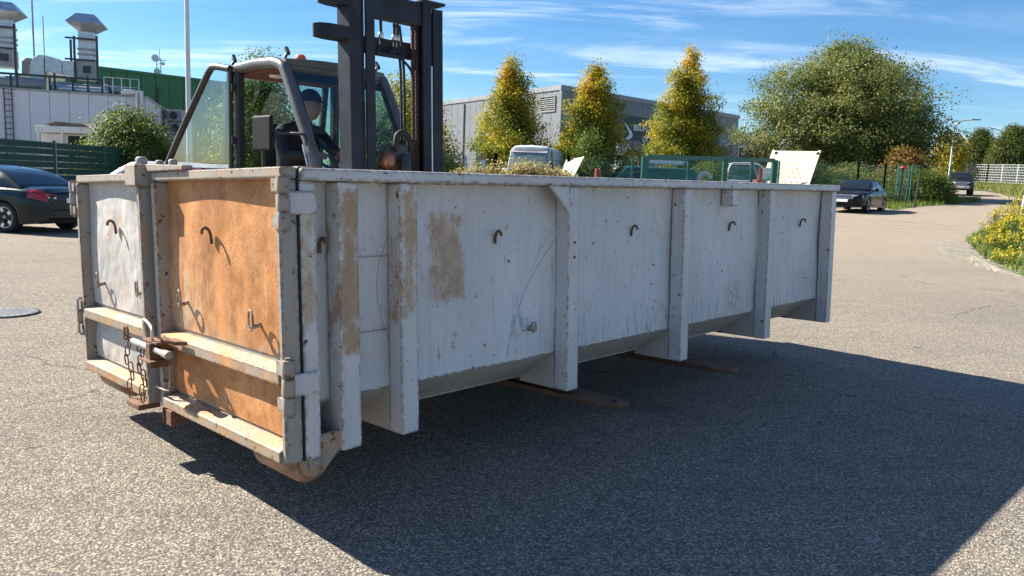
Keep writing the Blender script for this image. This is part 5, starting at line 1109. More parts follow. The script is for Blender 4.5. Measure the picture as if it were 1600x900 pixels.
    # hinges
    for z0, z1 in ((.925, 1.15), (.20, .44)):
        for sgn in (1, -1):
            yc = -.022 if sgn > 0 else W + .05; n = 3
            h_ = B(MB().tube([(-.035, yc, z0), (-.035, yc, z1)], .013, 10), 'hinge', C_STEEL, 0)
            for k in range(3):
                za = z0 + .012 + k * (z1 - z0 - .02) / 3; MB().lathe([(.024, za), (.026, za + .006), (.026, za + (z1 - z0) / 3 - .016), (.024, za + (z1 - z0) / 3 - .01)], (-.035, yc, 0), 'z', 14).build('knuckle', C_FRAME if k % 2 else C_STEEL, h_)
                ya_, yb_ = (yc + .0, .01) if sgn > 0 else (W - .008, yc)
                if k % 2 == 0: MB().box(-.052, -.036, min(ya_, yb_), max(ya_, yb_) + (.03 if sgn > 0 else 0), za + .008, za + (z1 - z0) / 3 - .018).build('door_strap', C_FRAME, h_)
            zc = (z0 + z1) / 2; yo = -.014 if sgn > 0 else W + .001
            MB().box(-.022, .112, yo, yo + .013, zc - .045, zc + .045).build('post_strap', C_RIB, h_, bevel=.004)
            if sgn < 0: MB().bar((-.035, yc, zc + .06), (.03, W, zc + .06), .03, .03).bar((-.035, yc, zc - .06), (.03, W, zc - .06), .03, .03).build('bracket_arm', C_STEEL, h_)
    # central locking post
    B(MB().box(-.080, -.01, 1.318, 1.345, .0, 1.104), 'locking_post', C_FRAME, .006)
    B(MB().box(-.006, .034, 1.275, 1.380, .0, 1.125), 'door_joint', M['dark_steel'], 0)
    tu = B(MB().box(-.10, .03, 1.30, 1.45, 1.105, 1.215), 'lock_housing', C_STEEL, .008)
    MB().lathe([(.028, 1.216), (.03, 1.245), (.018, 1.255), (.001, 1.256)], (-.03, 1.40, 0), 'z', 10).build('bolt', C_STEEL, tu)
    B(MB().hexa([(-.05, 1.30, 1.178), (-.05, .86, 1.178), (.0, .86, 1.178), (.0, 1.30, 1.178), (-.05, 1.30, 1.215), (-.05, .86, 1.20), (.0, .86, 1.20), (.0, 1.30, 1.215)]), 'lock_lever', C_STEEL, .004)
    for y in (1.18, 1.02): B(MB().lathe([(.02, 1.2), (.022, 1.225), (.012, 1.232), (.001, 1.232)], (-.025, y, 0), 'z', 8), 'bolt', C_STEEL, 0)
    # lower lever, handle loop, keeper
    lv = B(MB().tube([(-.115, 1.40, .322), (-.12, .93, .318)], .016, 12), 'lever_bar', C_WORN, 0)
    MB().tube([(-.12, .985, .318), (-.12, .925, .317)], .020, 12).build('end_collar', C_STEEL, lv)
    B(MB().box(-.135, -.058, 1.04, 1.22, .352, .364), 'keeper_plate', C_RUSTY, .003); B(MB().box(-.145, -.058, 1.10, 1.15, .23, .3515), 'keeper_tongue', C_RUSTY, .003); B(MB().box(-.16, -.06, 1.06, 1.20, .262, .272), 'keeper_foot', C_RUSTY, .002)
    B(MB().tube(smooth_path([(-.09, 1.29, .36), (-.10, 1.285, .42), (-.11, 1.24, .45), (-.12, 1.13, .425), (-.13, 1.10, .38), (-.12, 1.13, .352)], 5), .008, 8), 'handle_loop', C_WORN, 0)
    B(MB().tube(smooth_path([(-.10, 1.06, .37), (-.12, .99, .40), (-.13, .93, .39), (-.10, .90, .375), (-.08, .96, .372)], 5), .009, 8), 'safety_hook', C_RUSTY, 0)
    B(MB().hexa([(-.10, .90, .366), (-.06, .86, .366), (-.06, 1.0, .366), (-.10, 1.0, .366), (-.10, .90, .385), (-.06, .86, .385), (-.06, 1.0, .385), (-.10, 1.0, .385)]), 'hook_plate', C_RUSTY, .003)
    # chains: hanging links, alternate ones turned
    lk = MB(); N_ = 16; pts = []
    for k in range(N_):
        a = 2 * math.pi * k / N_; pts.append((.0115 * math.cos(a), 0, .012 * (1 if math.sin(a) > 0 else -1) * (abs(math.sin(a)) > .2) + .013 * math.sin(a)))
    me = lk.tube(pts, .0034, 6, closed=True).mesh('chain_link', C_RUSTY)
    for (ys, ye, zs, ze, n) in ((1.555, 1.515, .335, .03, 8), (1.375, 1.345, .30, .035, 8)):
        for k in range(n):
            f = k / (n - 1); inst('chain_link', me, root, (-.095 + .012 * math.sin(k * 1.7), ys + (ye - ys) * f, zs + (ze - zs) * f), (.12 * math.sin(k), .15 * math.cos(k * 2), (R(90) if k % 2 else 0) + .3), (1.05, 1.05, 1.12))
    B(MB().tube([(-.095 + .0 * a, 1.555 + .026 * math.cos(a), .345 + .032 * math.sin(a)) for a in np.linspace(0, 6.283, 16)[:-1]], .0065, 6, closed=True), 'chain_shackle', C_RUSTY, 0)
    B(MB().box(-.13, -.02, 1.33, 1.50, -.028, .0), 'lower_catch', C_RUSTY, .004)
    B(MB().tube([(-.055, 1.28, .095), (-.06, 1.16, .098), (-.05, 1.12, .10), (-.05, 1.10, .24), (-.06, 1.11, .33)], .006, 6), 'bent_rod', C_STEEL, 0)
    for y in (1.10, 1.20): B(MB().box(-.06, .01, y, y + .012 + .05 * (y < 1.15), -.075, .0), 'lower_lug', C_RUSTY, .002)
    # rear rollers
    for ya, yb in ((.055, .36), (W - .46, W - .12)):
        ro = B(MB().lathe([(.03, ya), (.098, ya), (.104, ya + .012), (.104, yb - .012), (.098, yb), (.03, yb)], (.095, 0, -.012), 'y', 36), 'roller', C_ROLL, 0)
        for y in ((ya - .037, yb + .004)): MB().prism([(.03, .09), (.03, .0)] + [(.095 + .062 * math.cos(a), -.02 + .062 * math.sin(a)) for a in np.linspace(math.pi * 1.05, math.pi * 1.75, 9)] + [(.27, .045), (.27, .09)], y, y + .014, 'xz').build('roller_bracket', C_RAIL, ro, bevel=.003)
        for r1, yy_ in ((.034, ya - .049), (.018, ya - .058)): MB().lathe([(.001, yy_), (r1, yy_), (r1 + .003, yy_ + .004), (r1 + .003, yy_ + .0118)], (.095, 0, -.018), 'y', 16).build('axle_pin', C_STEEL, ro)
    return root
CONT = container()

# ------------------------------------------------------------------ the forklift
YAW = .793632
HO = Vector((-.8351, 2.96733, 0)); HM = Matrix.Translation(HO) @ Matrix.Rotation(YAW, 4, 'Z')
FB = Vector((2.55, 4.6, 0)); fl_world = HM @ Matrix.Translation(FB)
F_MAST = mat('mast_paint', (.030, .036, .046), .5, 0, .25, 5, .05, spec=.08); F_CAB = mat('cab_grey_paint', (.11, .11, .11), .36, .2, .15, 4); F_DARK = mat('cab_dark_frame', (.022, .024, .027), .5, 0, .2, 6)
F_BODY = mat('forklift_body_paint', (.26, .03, .025), .45, 0, .15, 3, dirt=.3); F_LINER = mat('cab_headliner', (.16, .045, .035), .8, 0, .2, 5); F_CHAIN = mat('greasy_chain', (.060, .032, .022), .6, .4, .5, 60, .5, 200)
F_FORK = mat('fork_steel', (.13, .075, .055), .55, .5, .35, 7, .15, 40, dirt=.3); F_SEAT = mat('seat_fabric', (.02, .02, .022), .9, 0, .3, 15)
def forklift():
    root = bpy.data.objects.new('forklift', None); col.objects.link(root); root.matrix_world = fl_world
    tag(root, 'dark forklift truck with tall mast and glazed cab behind the container', 'forklift')
    pk = fl_world.inverted() @ K; ph = Matrix.Translation(-FB)
    k = lambda mb, n, mt, par=None, bev=.004: mb.build(n, mt, par or root, bevel=bev, pre=pk)
    h = lambda mb, n, mt, par=None, bev=.0: mb.build(n, mt, par or root, bevel=bev, pre=ph)
    # ---- mast (tilted back with the load)
    for x0, x1, s_ in ((2.125, 2.36, 1), (2.87, 3.105, -1)):
        up = MB(); a, b = (x0, x1) if s_ > 0 else (x1, x0)
        # outer channel: web outside, two flanges
        w = .035 * s_; up.box(min(a, a + w), max(a, a + w), 2.76, 2.94, -.22, 2.70); up.box(min(a + w, a + .11 * s_), max(a + w, a + .11 * s_), 2.76, 2.785, -.22, 2.70); up.box(min(a + w, a + .11 * s_), max(a + w, a + .11 * s_), 2.915, 2.94, -.22, 2.70)
        k(up, 'outer_channel', F_MAST)
        up = MB(); a2 = a + .118 * s_; up.box(min(a2, a2 + .03 * s_), max(a2, a2 + .03 * s_), 2.772, 2.925, -.15, 2.735); up.box(min(a2 + .03 * s_, b), max(a2 + .03 * s_, b), 2.742, 2.768, -.15, 2.735); up.box(min(a2 + .03 * s_, b), max(a2 + .03 * s_, b), 2.90, 2.926, -.15, 2.735)
        k(up, 'inner_channel', F_MAST)
        k(MB().box(x0 - .012, x1 + .012, 2.735, 2.95, 2.736, 2.76), 'top_cap', F_MAST)
    k(MB().box(2.361, 2.869, 2.76, 2.86, 2.535, 2.732), 'top_crossbeam', F_MAST, None, .01); k(MB().box(2.361, 2.869, 2.87, 2.93, 2.26, 2.40), 'rear_crossbeam', F_MAST, None, .01); k(MB().box(2.12, 3.11, 2.941, 2.99, .25, .42), 'lower_crossbeam', F_MAST, None, .01)
    for z, t0 in ((2.37, 1.85), (2.64, 1.90)):
        k(MB().prism([(2.124, 2.76), (2.124, 2.935), (t0 + .12, 2.935), (t0 + .02, 2.90), (t0, 2.85), (t0 + .02, 2.80), (t0 + .10, 2.765)], z - .05, z + .05, 'xy'), 'side_wing', F_MAST)
    for z in (2.67, 2.33): k(MB().box(3.106, 3.14, 2.80, 2.88, z - .045, z + .045), 'stop_lug', F_MAST)
    k(MB().lathe([(.035, .1), (.035, 1.75), (.042, 1.76), (.042, 1.83), (.02, 1.835)], (2.985, 2.85, 0), 'z', 14), 'lift_cylinder', F_MAST, None, 0); k(MB().lathe([(.018, 1.83), (.018, 2.60)], (2.985, 2.85, 0), 'z', 12), 'piston_rod', M['chrome'], None, 0)
    k(MB().lathe([(.009, .9), (.009, 2.2)], (2.955, 2.738, 0), 'z', 8), 'guide_rod', M['galv'], None, 0)
    # chains, hoses
    for xc in (2.80, 2.84):
        c_ = MB()
        for i in range(62): z = .62 + i * .031; c_.box(xc - .016, xc + .016, 2.80 - (.004 if i % 2 else 0), 2.815, z, z + .026)
        k(c_, 'leaf_chain', F_CHAIN, None, 0)
    for xh in (2.665, 2.70): k(MB().tube(smooth_path([(xh, 2.80, .9), (xh, 2.80, 2.0), (xh - .01, 2.81, 2.30), (xh - .015, 2.84, 2.52)], 5), .012, 8), 'hose', M['black'], None, 0)
    for xh, zz in ((2.46, 0), (2.60, 0), (2.635, 0)):
        hh = k(MB().tube(smooth_path([(xh, 2.80, 2.52), (xh, 2.80, 2.36), (xh - .02, 2.79, 2.30), (xh - .06, 2.80, 2.265)], 4), .013, 8), 'hose', M['black'], None, 0); k(MB().lathe([(.02, 2.38), (.024, 2.385), (.024, 2.42), (.02, 2.425)], (xh, 2.80, 0), 'z', 8), 'hose_fitting', M['galv'], hh, 0)
    k(MB().tube(smooth_path([(2.58, 2.80, 2.262), (2.66, 2.79, 2.235), (2.76, 2.79, 2.16), (2.80, 2.80, 2.08)], 4), .012, 8), 'hose', M['black'], None, 0)
    k(MB().box(2.40, 2.66, 2.775, 2.83, 2.235, 2.262), 'hose_bracket', F_MAST)
    # carriage with pulley block and side-shift cylinder
    cr = k(MB().box(1.62, 3.30, 2.58, 2.66, .52, .66), 'carriage', F_MAST, None, .008); k(MB().box(1.62, 3.30, 2.58, 2.66, -.02, .12), 'carriage_bar', F_MAST, cr, .008)
    for x in (2.14, 3.0): k(MB().box(x, x + .1, 2.66, 2.755, -.02, .9), 'carriage_plate', F_MAST, cr)
    pb = k(MB().box(2.535, 2.66, 2.70, 2.80, .70, 1.50), 'pulley_block', F_DARK, None, .01); k(MB().tube(smooth_path([(2.54, 2.72, 1.46), (2.56, 2.72, 1.575), (2.62, 2.72, 1.60), (2.68, 2.72, 1.555), (2.695, 2.72, 1.45)], 5), .028, 10), 'hose_bend', M['black'], pb, 0)
    k(MB().lathe([(.03, 2.70), (.085, 2.70), (.072, 2.712), (.072, 2.738), (.085, 2.75), (.03, 2.75)], (2.475, 0, 1.36), 'y', 26), 'pulley', mat('worn_pulley', (.26, .11, .07), .4, .6, .3, 12), pb, 0)
    k(MB().lathe([(.030, .6), (.030, 1.27)], (2.615, 2.685, 0), 'z', 14), 'chrome_rod', M['chrome'], pb, 0); k(MB().lathe([(.05, 1.27), (.05, 1.40), (.03, 1.42)], (2.615, 2.685, 0), 'z', 14), 'rod_head', F_DARK, pb, 0)
    k(MB().box(2.43, 2.52, 2.765, 2.83, .7, 1.33), 'chain_anchor', F_CHAIN, pb)
    # forks
    for xa, xb in ((1.67, 1.83), (2.87, 3.02)):
        t0, t1 = -.315, -.20
        fk = MB().hexa([(xa, t1, -.052), (xb, t1, -.052), (xb, 2.52, -.085), (xa, 2.52, -.085), (xa, t1, -.022), (xb, t1, -.022), (xb, 2.52, -.022), (xa, 2.52, -.022)])
        fk.hexa([(xa + .03, t0, -.046), (xb - .03, t0, -.046), (xb, t1 + .0005, -.0518), (xa, t1 + .0005, -.0518), (xa + .03, t0, -.024), (xb - .03, t0, -.024), (xb, t1 + .0005, -.0222), (xa, t1 + .0005, -.0222)])
        f_ = k(fk, 'fork', F_FORK, None, .004); k(MB().box(xa, xb, 2.521, 2.575, -.085, .66), 'fork_shank', F_FORK, f_)
        k(MB().lathe([(.001, -.0205), (.014, -.0205)], ((xa + xb) / 2, -.25, 0), 'z', 12), 'pin_hole', M['black'], f_, 0)
    # ---- chassis, wheels, hood (level frame)
    h(MB().box(2.12, 2.98, 3.05, 6.0, .35, .75), 'chassis', F_DARK, None, .03); h(MB().prism([(4.95, .6), (6.25, .55), (6.35, .75), (6.32, 1.25), (6.1, 1.38), (4.95, 1.45)], 1.98, 3.12, 'yz'), 'counterweight', F_BODY, None, .05)
    h(MB().prism([(3.18, .7), (4.94, .7), (4.94, 1.10), (3.18, 1.10)], 2.02, 3.08, 'yz'), 'cab_floor', F_BODY, None, .03)
    ty, rim, disc = wheel_meshes(.52, .38, 6); ty2, rim2, d2 = wheel_meshes(.40, .30, 6)
    for (yy, r_, tm, rm) in ((3.35, .52, ty, rim), (5.7, .40, ty2, rim2)):
        for xx, rot in ((1.98, R(90)), (3.12, R(-90))): t_ = inst('tyre', tm, root, (xx - FB.x, yy - FB.y, r_), (0, 0, rot)); inst('rim', rm, t_)
        for xx in (1.98, 3.12): h(MB().tube([(xx + .21 * (1 if xx > 2.5 else -1) * 0 - .19, yy + (r_ + .08) * math.cos(a), r_ + (r_ + .08) * math.sin(a)) for a in np.linspace(.15, 2.99, 12)], .02, 6).grid([[(xx + dx, yy + (r_ + .08) * math.cos(a), r_ + (r_ + .08) * math.sin(a)) for dx in (-.2, .2)] for a in np.linspace(.15, 2.99, 12)], 12, 2), 'mudguard', M['plastic'])
    # ---- cab
    xl, xr = 2.02, 3.08; zt = 2.44
    def side(x): return smooth_path([(x, 3.19, 1.10), (x, 3.20, 1.52), (x, 3.46, 1.98), (x, 3.70, 2.36), (x, 3.78, zt), (x, 3.92, zt + .035)], 5) + [np.array((x, 4.25, zt + .045)), np.array((x, 4.62, zt + .03))]
    h(MB().tube(side(xl), .052, 10), 'front_pillar', F_CAB); h(MB().tube(side(xr), .052, 10), 'front_pillar', F_CAB)
    for x in (xl + .058, xr - .058): h(MB().tube([(x, 3.215, 1.5), (x, 3.465, 1.975), (x, 3.71, 2.39)], .02, 6), 'window_seal', M['plastic'])
    for x in (xl, xr):
        h(MB().box(x - .035, x + .035, 4.56, 4.64, 1.10, zt + .03), 'door_pillar', F_DARK, None, .01); h(MB().bar((x, 4.95, 1.3), (x, 4.78, zt + .01), .06, .06), 'rear_pillar', F_DARK, None, .01)
    h(MB().bar((xl, 4.8, zt), (xr, 4.8, zt), .08, .06), 'rear_header', F_DARK, None, .01); h(MB().bar((xl, 3.77, zt), (xr, 3.77, zt), .07, .07), 'front_header', F_CAB, None, .02)
    rows = [[(xl + (xr - xl) * i / 8, 3.72 + 1.12 * j / 8, zt + .055 + .028 * math.sin(math.pi * i / 8) + .022 * math.sin(math.pi * j / 8)) for i in range(9)] for j in range(9)]
    rf = MB().grid(rows, 9, 9); rf.grid([[(q[0], q[1], zt + .012) for q in r_] for r_ in rows], 9, 9)
    edge_ = [rows[0][i] for i in range(9)] + [rows[j][8] for j in range(1, 9)] + [rows[8][i] for i in range(7, -1, -1)] + [rows[j][0] for j in range(7, 0, -1)]; rf.add(edge_ + [(q[0], q[1], zt + .012) for q in edge_], [(i, (i + 1) % 32, (i + 1) % 32 + 32, i + 32) for i in range(32)])
    roof = h(rf, 'roof', F_CAB); h(MB().box(xl + .03, xr - .03, 3.80, 4.74, zt - .035, zt + .008), 'headliner', F_LINER, roof, .01)
    h(MB().lathe([(.06, zt - .056), (.07, zt - .036)], (2.22, 4.25, 0), 'z', 14), 'dome_lamp', M['sign_white'], roof)
    h(MB().lathe([(.05, zt + .075), (.055, zt + .09)], (2.36, 4.05, 0), 'z', 14), 'beacon_base', M['plastic'], roof); orange = mat('orange_beacon', (.85, .16, .01), .2, 0, .05, 5, coat=.5)
    bc = h(MB().lathe([(.052, zt + .0905), (.052, zt + .12), (.045, zt + .145), (.025, zt + .16), (.001, zt + .165)], (2.36, 4.05, 0), 'z', 16), 'beacon', orange, roof)
    for x, y in ((xl + .03, 3.78), (xr - .05, 3.80), (xl - .02, 4.70)): 
        c_ = h(MB().tube([(x, y, zt + .07), (x + .02, y + .01, zt + .105)], .014, 6).bar((x + .01, y - .04, zt + .10), (x + .03, y + .04, zt + .16), .03, .03), 'lamp_bracket', M['plastic'], roof)
    # glazing
    G = M['glass']; wg = MB(); pts = [(3.205, 1.52), (3.46, 1.98), (3.715, 2.40)]
    wg.grid([[(xl + .045 + (xr - xl - .09) * i / 6, y + .0, z) for y, z in smooth_path([(a, b, 0) for a, b in pts], 4) for y, z in ((y, z),)] if False else [(xl + .045 + (xr - xl - .09) * i / 6, q[0], q[1]) for q in smooth_path([(a, b, 0) for a, b in pts], 4)] for i in range(7)], 7, 9)
    h(wg, 'windscreen', G)
    h(MB().quad((xr, 3.24, 1.52), (xr, 4.55, 1.52), (xr, 4.55, 2.41), (xr, 3.74, 2.38)), 'side_glass', G); h(MB().quad((xl + .04, 4.93, 1.40), (xr - .04, 4.93, 1.40), (xr - .04, 4.80, 2.40), (xl + .04, 4.80, 2.40)), 'rear_glass', G)
    h(MB().quad((xr, 4.65, 1.45), (xr, 4.90, 1.45), (xr, 4.78, 2.40), (xr, 4.65, 2.42)), 'quarter_glass', G)
    h(MB().slab((xl + .06, 3.67, 2.31), (xr - .06, 3.67, 2.31), (xr - .06, 3.72, 2.385), (xl + .06, 3.72, 2.385), .006), 'sun_blind', M['plastic'])
    # lower cab walls
    h(MB().box(xr - .02, xr + .02, 3.24, 4.55, 1.10, 1.50), 'lower_side_panel', F_DARK, None, .01); h(MB().box(xl + .05, xr - .05, 3.19, 3.23, 1.10, 1.50), 'front_panel', F_DARK, None, .01); h(MB().box(xl + .04, xr - .04, 4.90, 4.94, 1.10, 1.38), 'rear_panel', F_DARK, None, .01)
    # open door folded back along the cab side
    hx = xl - .05; dn = lambda y, z: (hx - .02 - .06 * (y - 4.62), y, z)
    fr = [dn(4.64, 1.12), dn(4.64, 2.46), dn(4.95, 2.50), dn(5.06, 2.45), dn(5.55, 1.98), dn(5.96, 1.56), dn(6.00, 1.45), dn(6.00, 1.12)]
    door = h(MB().tube([fr[0], fr[1]], .022, 8).tube(smooth_path(fr[1:4], 4) + smooth_path(fr[3:7], 4)[1:] + [np.array(fr[7])], .034, 8), 'door', F_DARK); door['label'] = 'glazed cab door swung open and folded back'
    gl = [dn(4.67, 1.56), dn(5.92, 1.56), dn(5.52, 1.98), dn(5.04, 2.43), dn(4.94, 2.475), dn(4.67, 2.44)]; h(MB().add(gl, [tuple(range(6))]), 'door_glass', M['glass_door'], door)
    h(MB().bar(dn(4.66, 1.535), dn(5.95, 1.535), .035, .04), 'glass_rail', M['galv'], door); h(MB().add([dn(4.66, 1.13), dn(5.98, 1.13), dn(5.98, 1.5), dn(4.66, 1.5)] + [tuple(np.array(dn(a, b)) - np.array((.02, 0, 0))) for a, b in ((4.66, 1.13), (5.98, 1.13), (5.98, 1.5), (4.66, 1.5))], [(0, 1, 2, 3), (7, 6, 5, 4), (0, 4, 5, 1), (1, 5, 6, 2), (2, 6, 7, 3), (3, 7, 4, 0)]), 'door_panel', F_BODY, door)
    for z in (1.75, 2.25): h(MB().box(hx - .03, xl - .03, 4.60, 4.66, z, z + .07), 'hinge', F_DARK, door)
    # mirror
    mr = h(MB().box(1.79, 1.825, 3.57, 3.90, 1.68, 1.985), 'mirror', mat('mirror_housing', (.008, .008, .009), .5, 0, .2, 6, spec=.15), None, .03); h(MB().box(1.826, 1.829, 3.59, 3.88, 1.70, 1.965), 'mirror_glass', M['chrome'], mr)
    h(MB().tube(smooth_path([(1.81, 3.66, 1.83), (1.86, 3.50, 1.83), (1.93, 3.34, 1.83), (1.97, 3.30, 1.80), (1.99, 3.30, 1.62)], 5), .012, 8), 'mirror_arm', M['plastic'], mr)
    h(MB().tube([(1.76, 3.30, 1.62), (1.985, 3.30, 1.74)], .0, 6) if False else MB().tube([(1.985, 3.28, 1.56), (1.985, 3.36, 1.74)], .012, 8), 'grab_handle', M['galv'])
    # wipers
    h(MB().bar((2.30, 3.19, 1.62), (2.78, 3.38, 1.92), .018, .018).bar((2.42, 3.20, 1.56), (2.86, 3.30, 1.80), .022, .014), 'wiper', M['plastic']); h(MB().bar((2.5, 4.95, 1.6), (2.9, 4.82, 2.25), .02, .02), 'rear_wiper', M['plastic'])
    # inside: seat, dash, wheel
    h(MB().box(2.28, 2.82, 4.15, 4.68, 1.12, 1.36), 'seat', F_SEAT, None, .06); h(MB().hexa([(2.30, 4.62, 1.36), (2.80, 4.62, 1.36), (2.80, 4.74, 1.36), (2.30, 4.74, 1.36), (2.33, 4.72, 2.0), (2.77, 4.72, 2.0), (2.77, 4.82, 2.0), (2.33, 4.82, 2.0)]), 'backrest', F_SEAT, None, .05)
    h(MB().hexa([(2.12, 3.26, 1.1), (2.98, 3.26, 1.1), (2.98, 3.55, 1.1), (2.12, 3.55, 1.1), (2.12, 3.28, 1.52), (2.98, 3.28, 1.52), (2.98, 3.45, 1.56), (2.12, 3.45, 1.56)]), 'dashboard', M['plastic'], None, .03)
    c = np.array((2.5, 3.74, 1.66)); u = np.array((1., 0, 0)); v = np.array((0, .75, .66)); sw = MB().tube([c + .18 * (math.cos(a) * u + math.sin(a) * v) for a in np.linspace(0, 6.283, 25)[:-1]], .015, 8, closed=True)
    sw.tube([c, c + np.array((0, -.18, -.22))], .025, 8)
    for a in (.5, 2.6, 4.7): sw.tube([c, c + .18 * (math.cos(a) * u + math.sin(a) * v)], .012, 6)
    h(sw, 'steering_wheel', M['plastic'])
    return root
forklift()

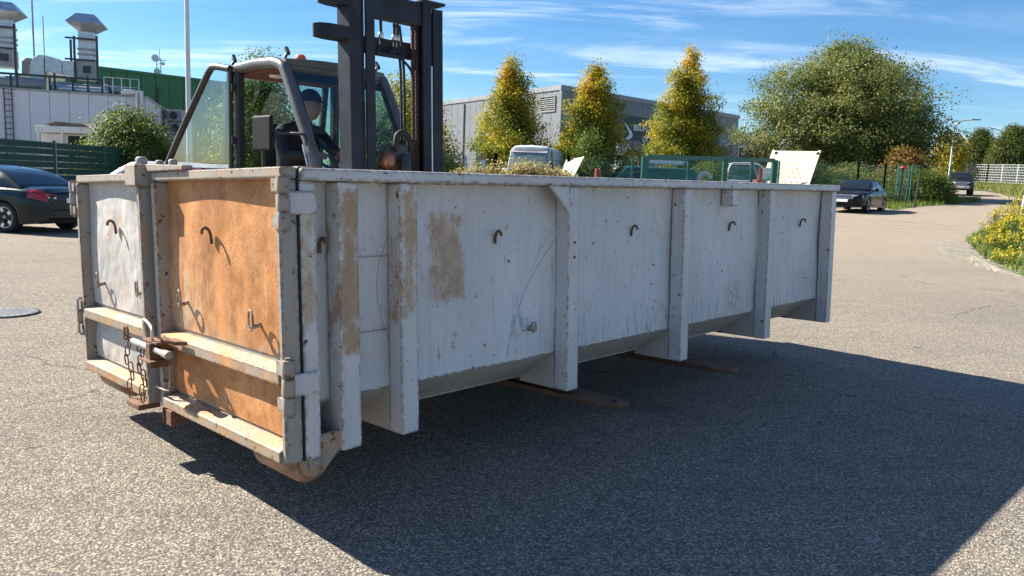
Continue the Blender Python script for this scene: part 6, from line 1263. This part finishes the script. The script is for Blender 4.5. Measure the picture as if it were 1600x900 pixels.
# ------------------------------------------------------------------ driver
def driver():
    SKIN = mat('skin', (.52, .27, .19), .55, 0, .08, 20); JACKET = mat('dark_work_jacket', (.018, .022, .032), .85, 0, .25, 12, .2, 60); CAPM = mat('navy_cap', (.02, .03, .06), .85, 0, .2, 20); TROU = mat('camouflage_trousers', (.045, .05, .04), .9, 0, .5, 18)
    root = bpy.data.objects.new('person', None); col.objects.link(root); root.matrix_world = HM @ Matrix.Translation((2.52, 4.42, 1.32)) @ Matrix.Scale(1.13, 4); tag(root, 'driver in dark jacket and navy cap sitting in the forklift cab', 'person')
    # local: x right of cab, -y forward, z up from the seat
    J = dict(pel=((0, 0, .10), .15), w=((0, -.02, .26), .15), ch=((0, -.07, .44), .165), nk=((0, -.15, .585), .062), hd=((0, -.19, .66), .055),
             sl=((-.19, -.09, .505), .075), el=((-.27, -.28, .30), .05), wl=((-.13, -.52, .30), .035), sr=((.19, -.09, .505), .075), er=((.27, -.28, .30), .05), wr=((.10, -.52, .31), .035),
             hl=((-.10, -.05, .07), .10), kl=((-.13, -.47, .10), .072), al=((-.13, -.56, -.24), .048), fl=((-.13, -.70, -.25), .042), hr=((.10, -.05, .07), .10), kr=((.13, -.47, .10), .072), ar=((.13, -.56, -.24), .048), fr=((.13, -.70, -.25), .042))
    E_ = [('pel', 'w'), ('w', 'ch'), ('ch', 'nk'), ('nk', 'hd'), ('ch', 'sl'), ('sl', 'el'), ('el', 'wl'), ('ch', 'sr'), ('sr', 'er'), ('er', 'wr'), ('pel', 'hl'), ('hl', 'kl'), ('kl', 'al'), ('al', 'fl'), ('pel', 'hr'), ('hr', 'kr'), ('kr', 'ar'), ('ar', 'fr')]
    names = list(J); V = [J[n][0] for n in names]; Rr = [J[n][1] for n in names]; E = [(names.index(a), names.index(b)) for a, b in E_]
    for s_, wn in ((-1, 'wl'), (1, 'wr')):      # palm and five fingers curled round the wheel
        b = np.array(J[wn][0]); V.append(tuple(b + (s_ * -.01, -.055, .015))); Rr.append(.032); pi_ = len(V) - 1; E.append((names.index(wn), pi_))
        for k in range(4):
            o = np.array((s_ * (.030 - .02 * k), -.035, .012)); base = b + (s_ * -.01, -.055, .015); ln = (.9, 1.05, 1.0, .8)[k]
            chain = [base + o, base + o + np.array((0, -.035 * ln, -.008)), base + o + np.array((0, -.045 * ln, -.034)), base + o + np.array((0, -.025 * ln, -.05))]; pr = pi_
            for q in chain: V.append(tuple(q)); Rr.append(.009); E.append((pr, len(V) - 1)); pr = len(V) - 1
        pr = pi_
        for q in ((s_ * -.035, -.005, .0), (s_ * -.045, -.03, -.018), (s_ * -.035, -.05, -.03)): V.append(tuple(b + (s_ * -.01, -.055, .015) + np.array(q))); Rr.append(.010); E.append((pr, len(V) - 1)); pr = len(V) - 1
    me = bpy.data.meshes.new('body'); me.from_pydata(V, E, []); o = bpy.data.objects.new('body', me); col.objects.link(o)
    sk = o.modifiers.new('skin', 'SKIN'); me.skin_vertices[0].data[0].use_root = True
    for i, r_ in enumerate(Rr): me.skin_vertices[0].data[i].radius = (r_, r_ * (1.0 if i else .8))
    sb = o.modifiers.new('sub', 'SUBSURF'); sb.levels = 2; sb.render_levels = 2
    dg = bpy.context.evaluated_depsgraph_get(); m2 = bpy.data.meshes.new_from_object(o.evaluated_get(dg)); bpy.data.objects.remove(o)
    vs = [tuple(v.co) for v in m2.vertices]; fs = [tuple(p.vertices) for p in m2.polygons]; nb = len(fs)
    # head: shaped sphere, facing -y, then turned
    hv = []; nu, nv = 28, 22
    for j in range(nv + 1):
        th = math.pi * j / nv
        for i in range(nu):
            ph = 2 * math.pi * i / nu; d = np.array((math.sin(th) * math.sin(ph), -math.sin(th) * math.cos(ph), math.cos(th))); f = max(0, -d[1]); z = d[2]
            q = d * np.array((.078, .098, .122))
            if z < 0: q[0] *= 1 - .22 * (-z) ** 1.2; q[1] *= 1 - .10 * (-z)
            g = lambda cx, cz, sx, sz: math.exp(-((d[0] - cx) / sx) ** 2 - ((z - cz) / sz) ** 2) * (f > .3)
            q[1] -= .026 * g(0, -.16, .13, .17) + .016 * g(0, -.30, .17, .09) + .010 * g(0, -.58, .25, .07) + .012 * g(0, -.86, .35, .12) + .007 * g(0, .2, .6, .10)
            q[1] += .012 * (g(.36, .02, .16, .12) + g(-.36, .02, .16, .12)) + .006 * g(0, -.48, .3, .04)
            for s_ in (-1, 1):
                e = math.exp(-((d[1] - .05) / .13) ** 2 - ((z + .1) / .24) ** 2) * (s_ * d[0] > .5); q[0] += s_ * .02 * e
            hv.append(q)
    Rz = Matrix.Rotation(R(30), 3, 'Z'); hc = Vector((0, -.245, .73)); o0 = len(vs); vs += [tuple(Rz @ Vector(q) + hc) for q in hv]
    hf = [(o0 + j * nu + i, o0 + j * nu + (i + 1) % nu, o0 + (j + 1) * nu + (i + 1) % nu, o0 + (j + 1) * nu + i) for j in range(nv) for i in range(nu)]
    bm_ = bpy.data.meshes.new('body'); bm_.from_pydata(vs, [], fs + hf)
    for mt in (JACKET, SKIN, TROU): bm_.materials.append(mt)
    for i, p in enumerate(bm_.polygons):
        c = p.center; p.use_smooth = True
        p.material_index = 1 if i >= nb or c.z > .60 or (c.y < -.50 and c.z > .2) else (2 if c.z < .15 else 0)
    bo = bpy.data.objects.new('body', bm_); col.objects.link(bo); bo.parent = root
    T4 = Matrix.Translation(hc) @ Matrix.Rotation(R(30), 4, 'Z')
    rows = [[(.088 * math.sin(th) * math.sin(ph), .108 * -math.sin(th) * math.cos(ph) + .006, .028 + .118 * math.cos(th)) for ph in np.linspace(0, 2 * math.pi, 25)] for th in np.linspace(.01, 1.5, 10)]
    cp = MB().grid(rows, 10, 25); bill = [[(.075 * math.sin(a) * k, -.09 - .075 * (k2) * math.cos(a), .042 - .022 * k2) for a in np.linspace(-1.25, 1.25, 11)] for k, k2 in ((1.0, 0), (1.0, .5), (.95, 1.0))]; cp.grid(bill, 3, 11)
    cp.build('cap', CAPM, root, pre=T4)
    MB().ball((-.031, -.083, .004), .0105, 8, 6).ball((.031, -.083, .004), .0105, 8, 6).build('eyes', mat('eye_white', (.25, .23, .22), .2), root, pre=T4)
    hr_ = MB().grid([[(.083 * math.sin(th) * math.sin(ph), .103 * -math.sin(th) * math.cos(ph) + .004, .125 * math.cos(th)) for ph in np.linspace(.55 * math.pi, 1.45 * math.pi, 16)] for th in np.linspace(1.0, 2.0, 8)], 8, 16); hr_.build('hair', mat('grey_hair', (.10, .09, .085), .8), root, pre=T4)
driver()
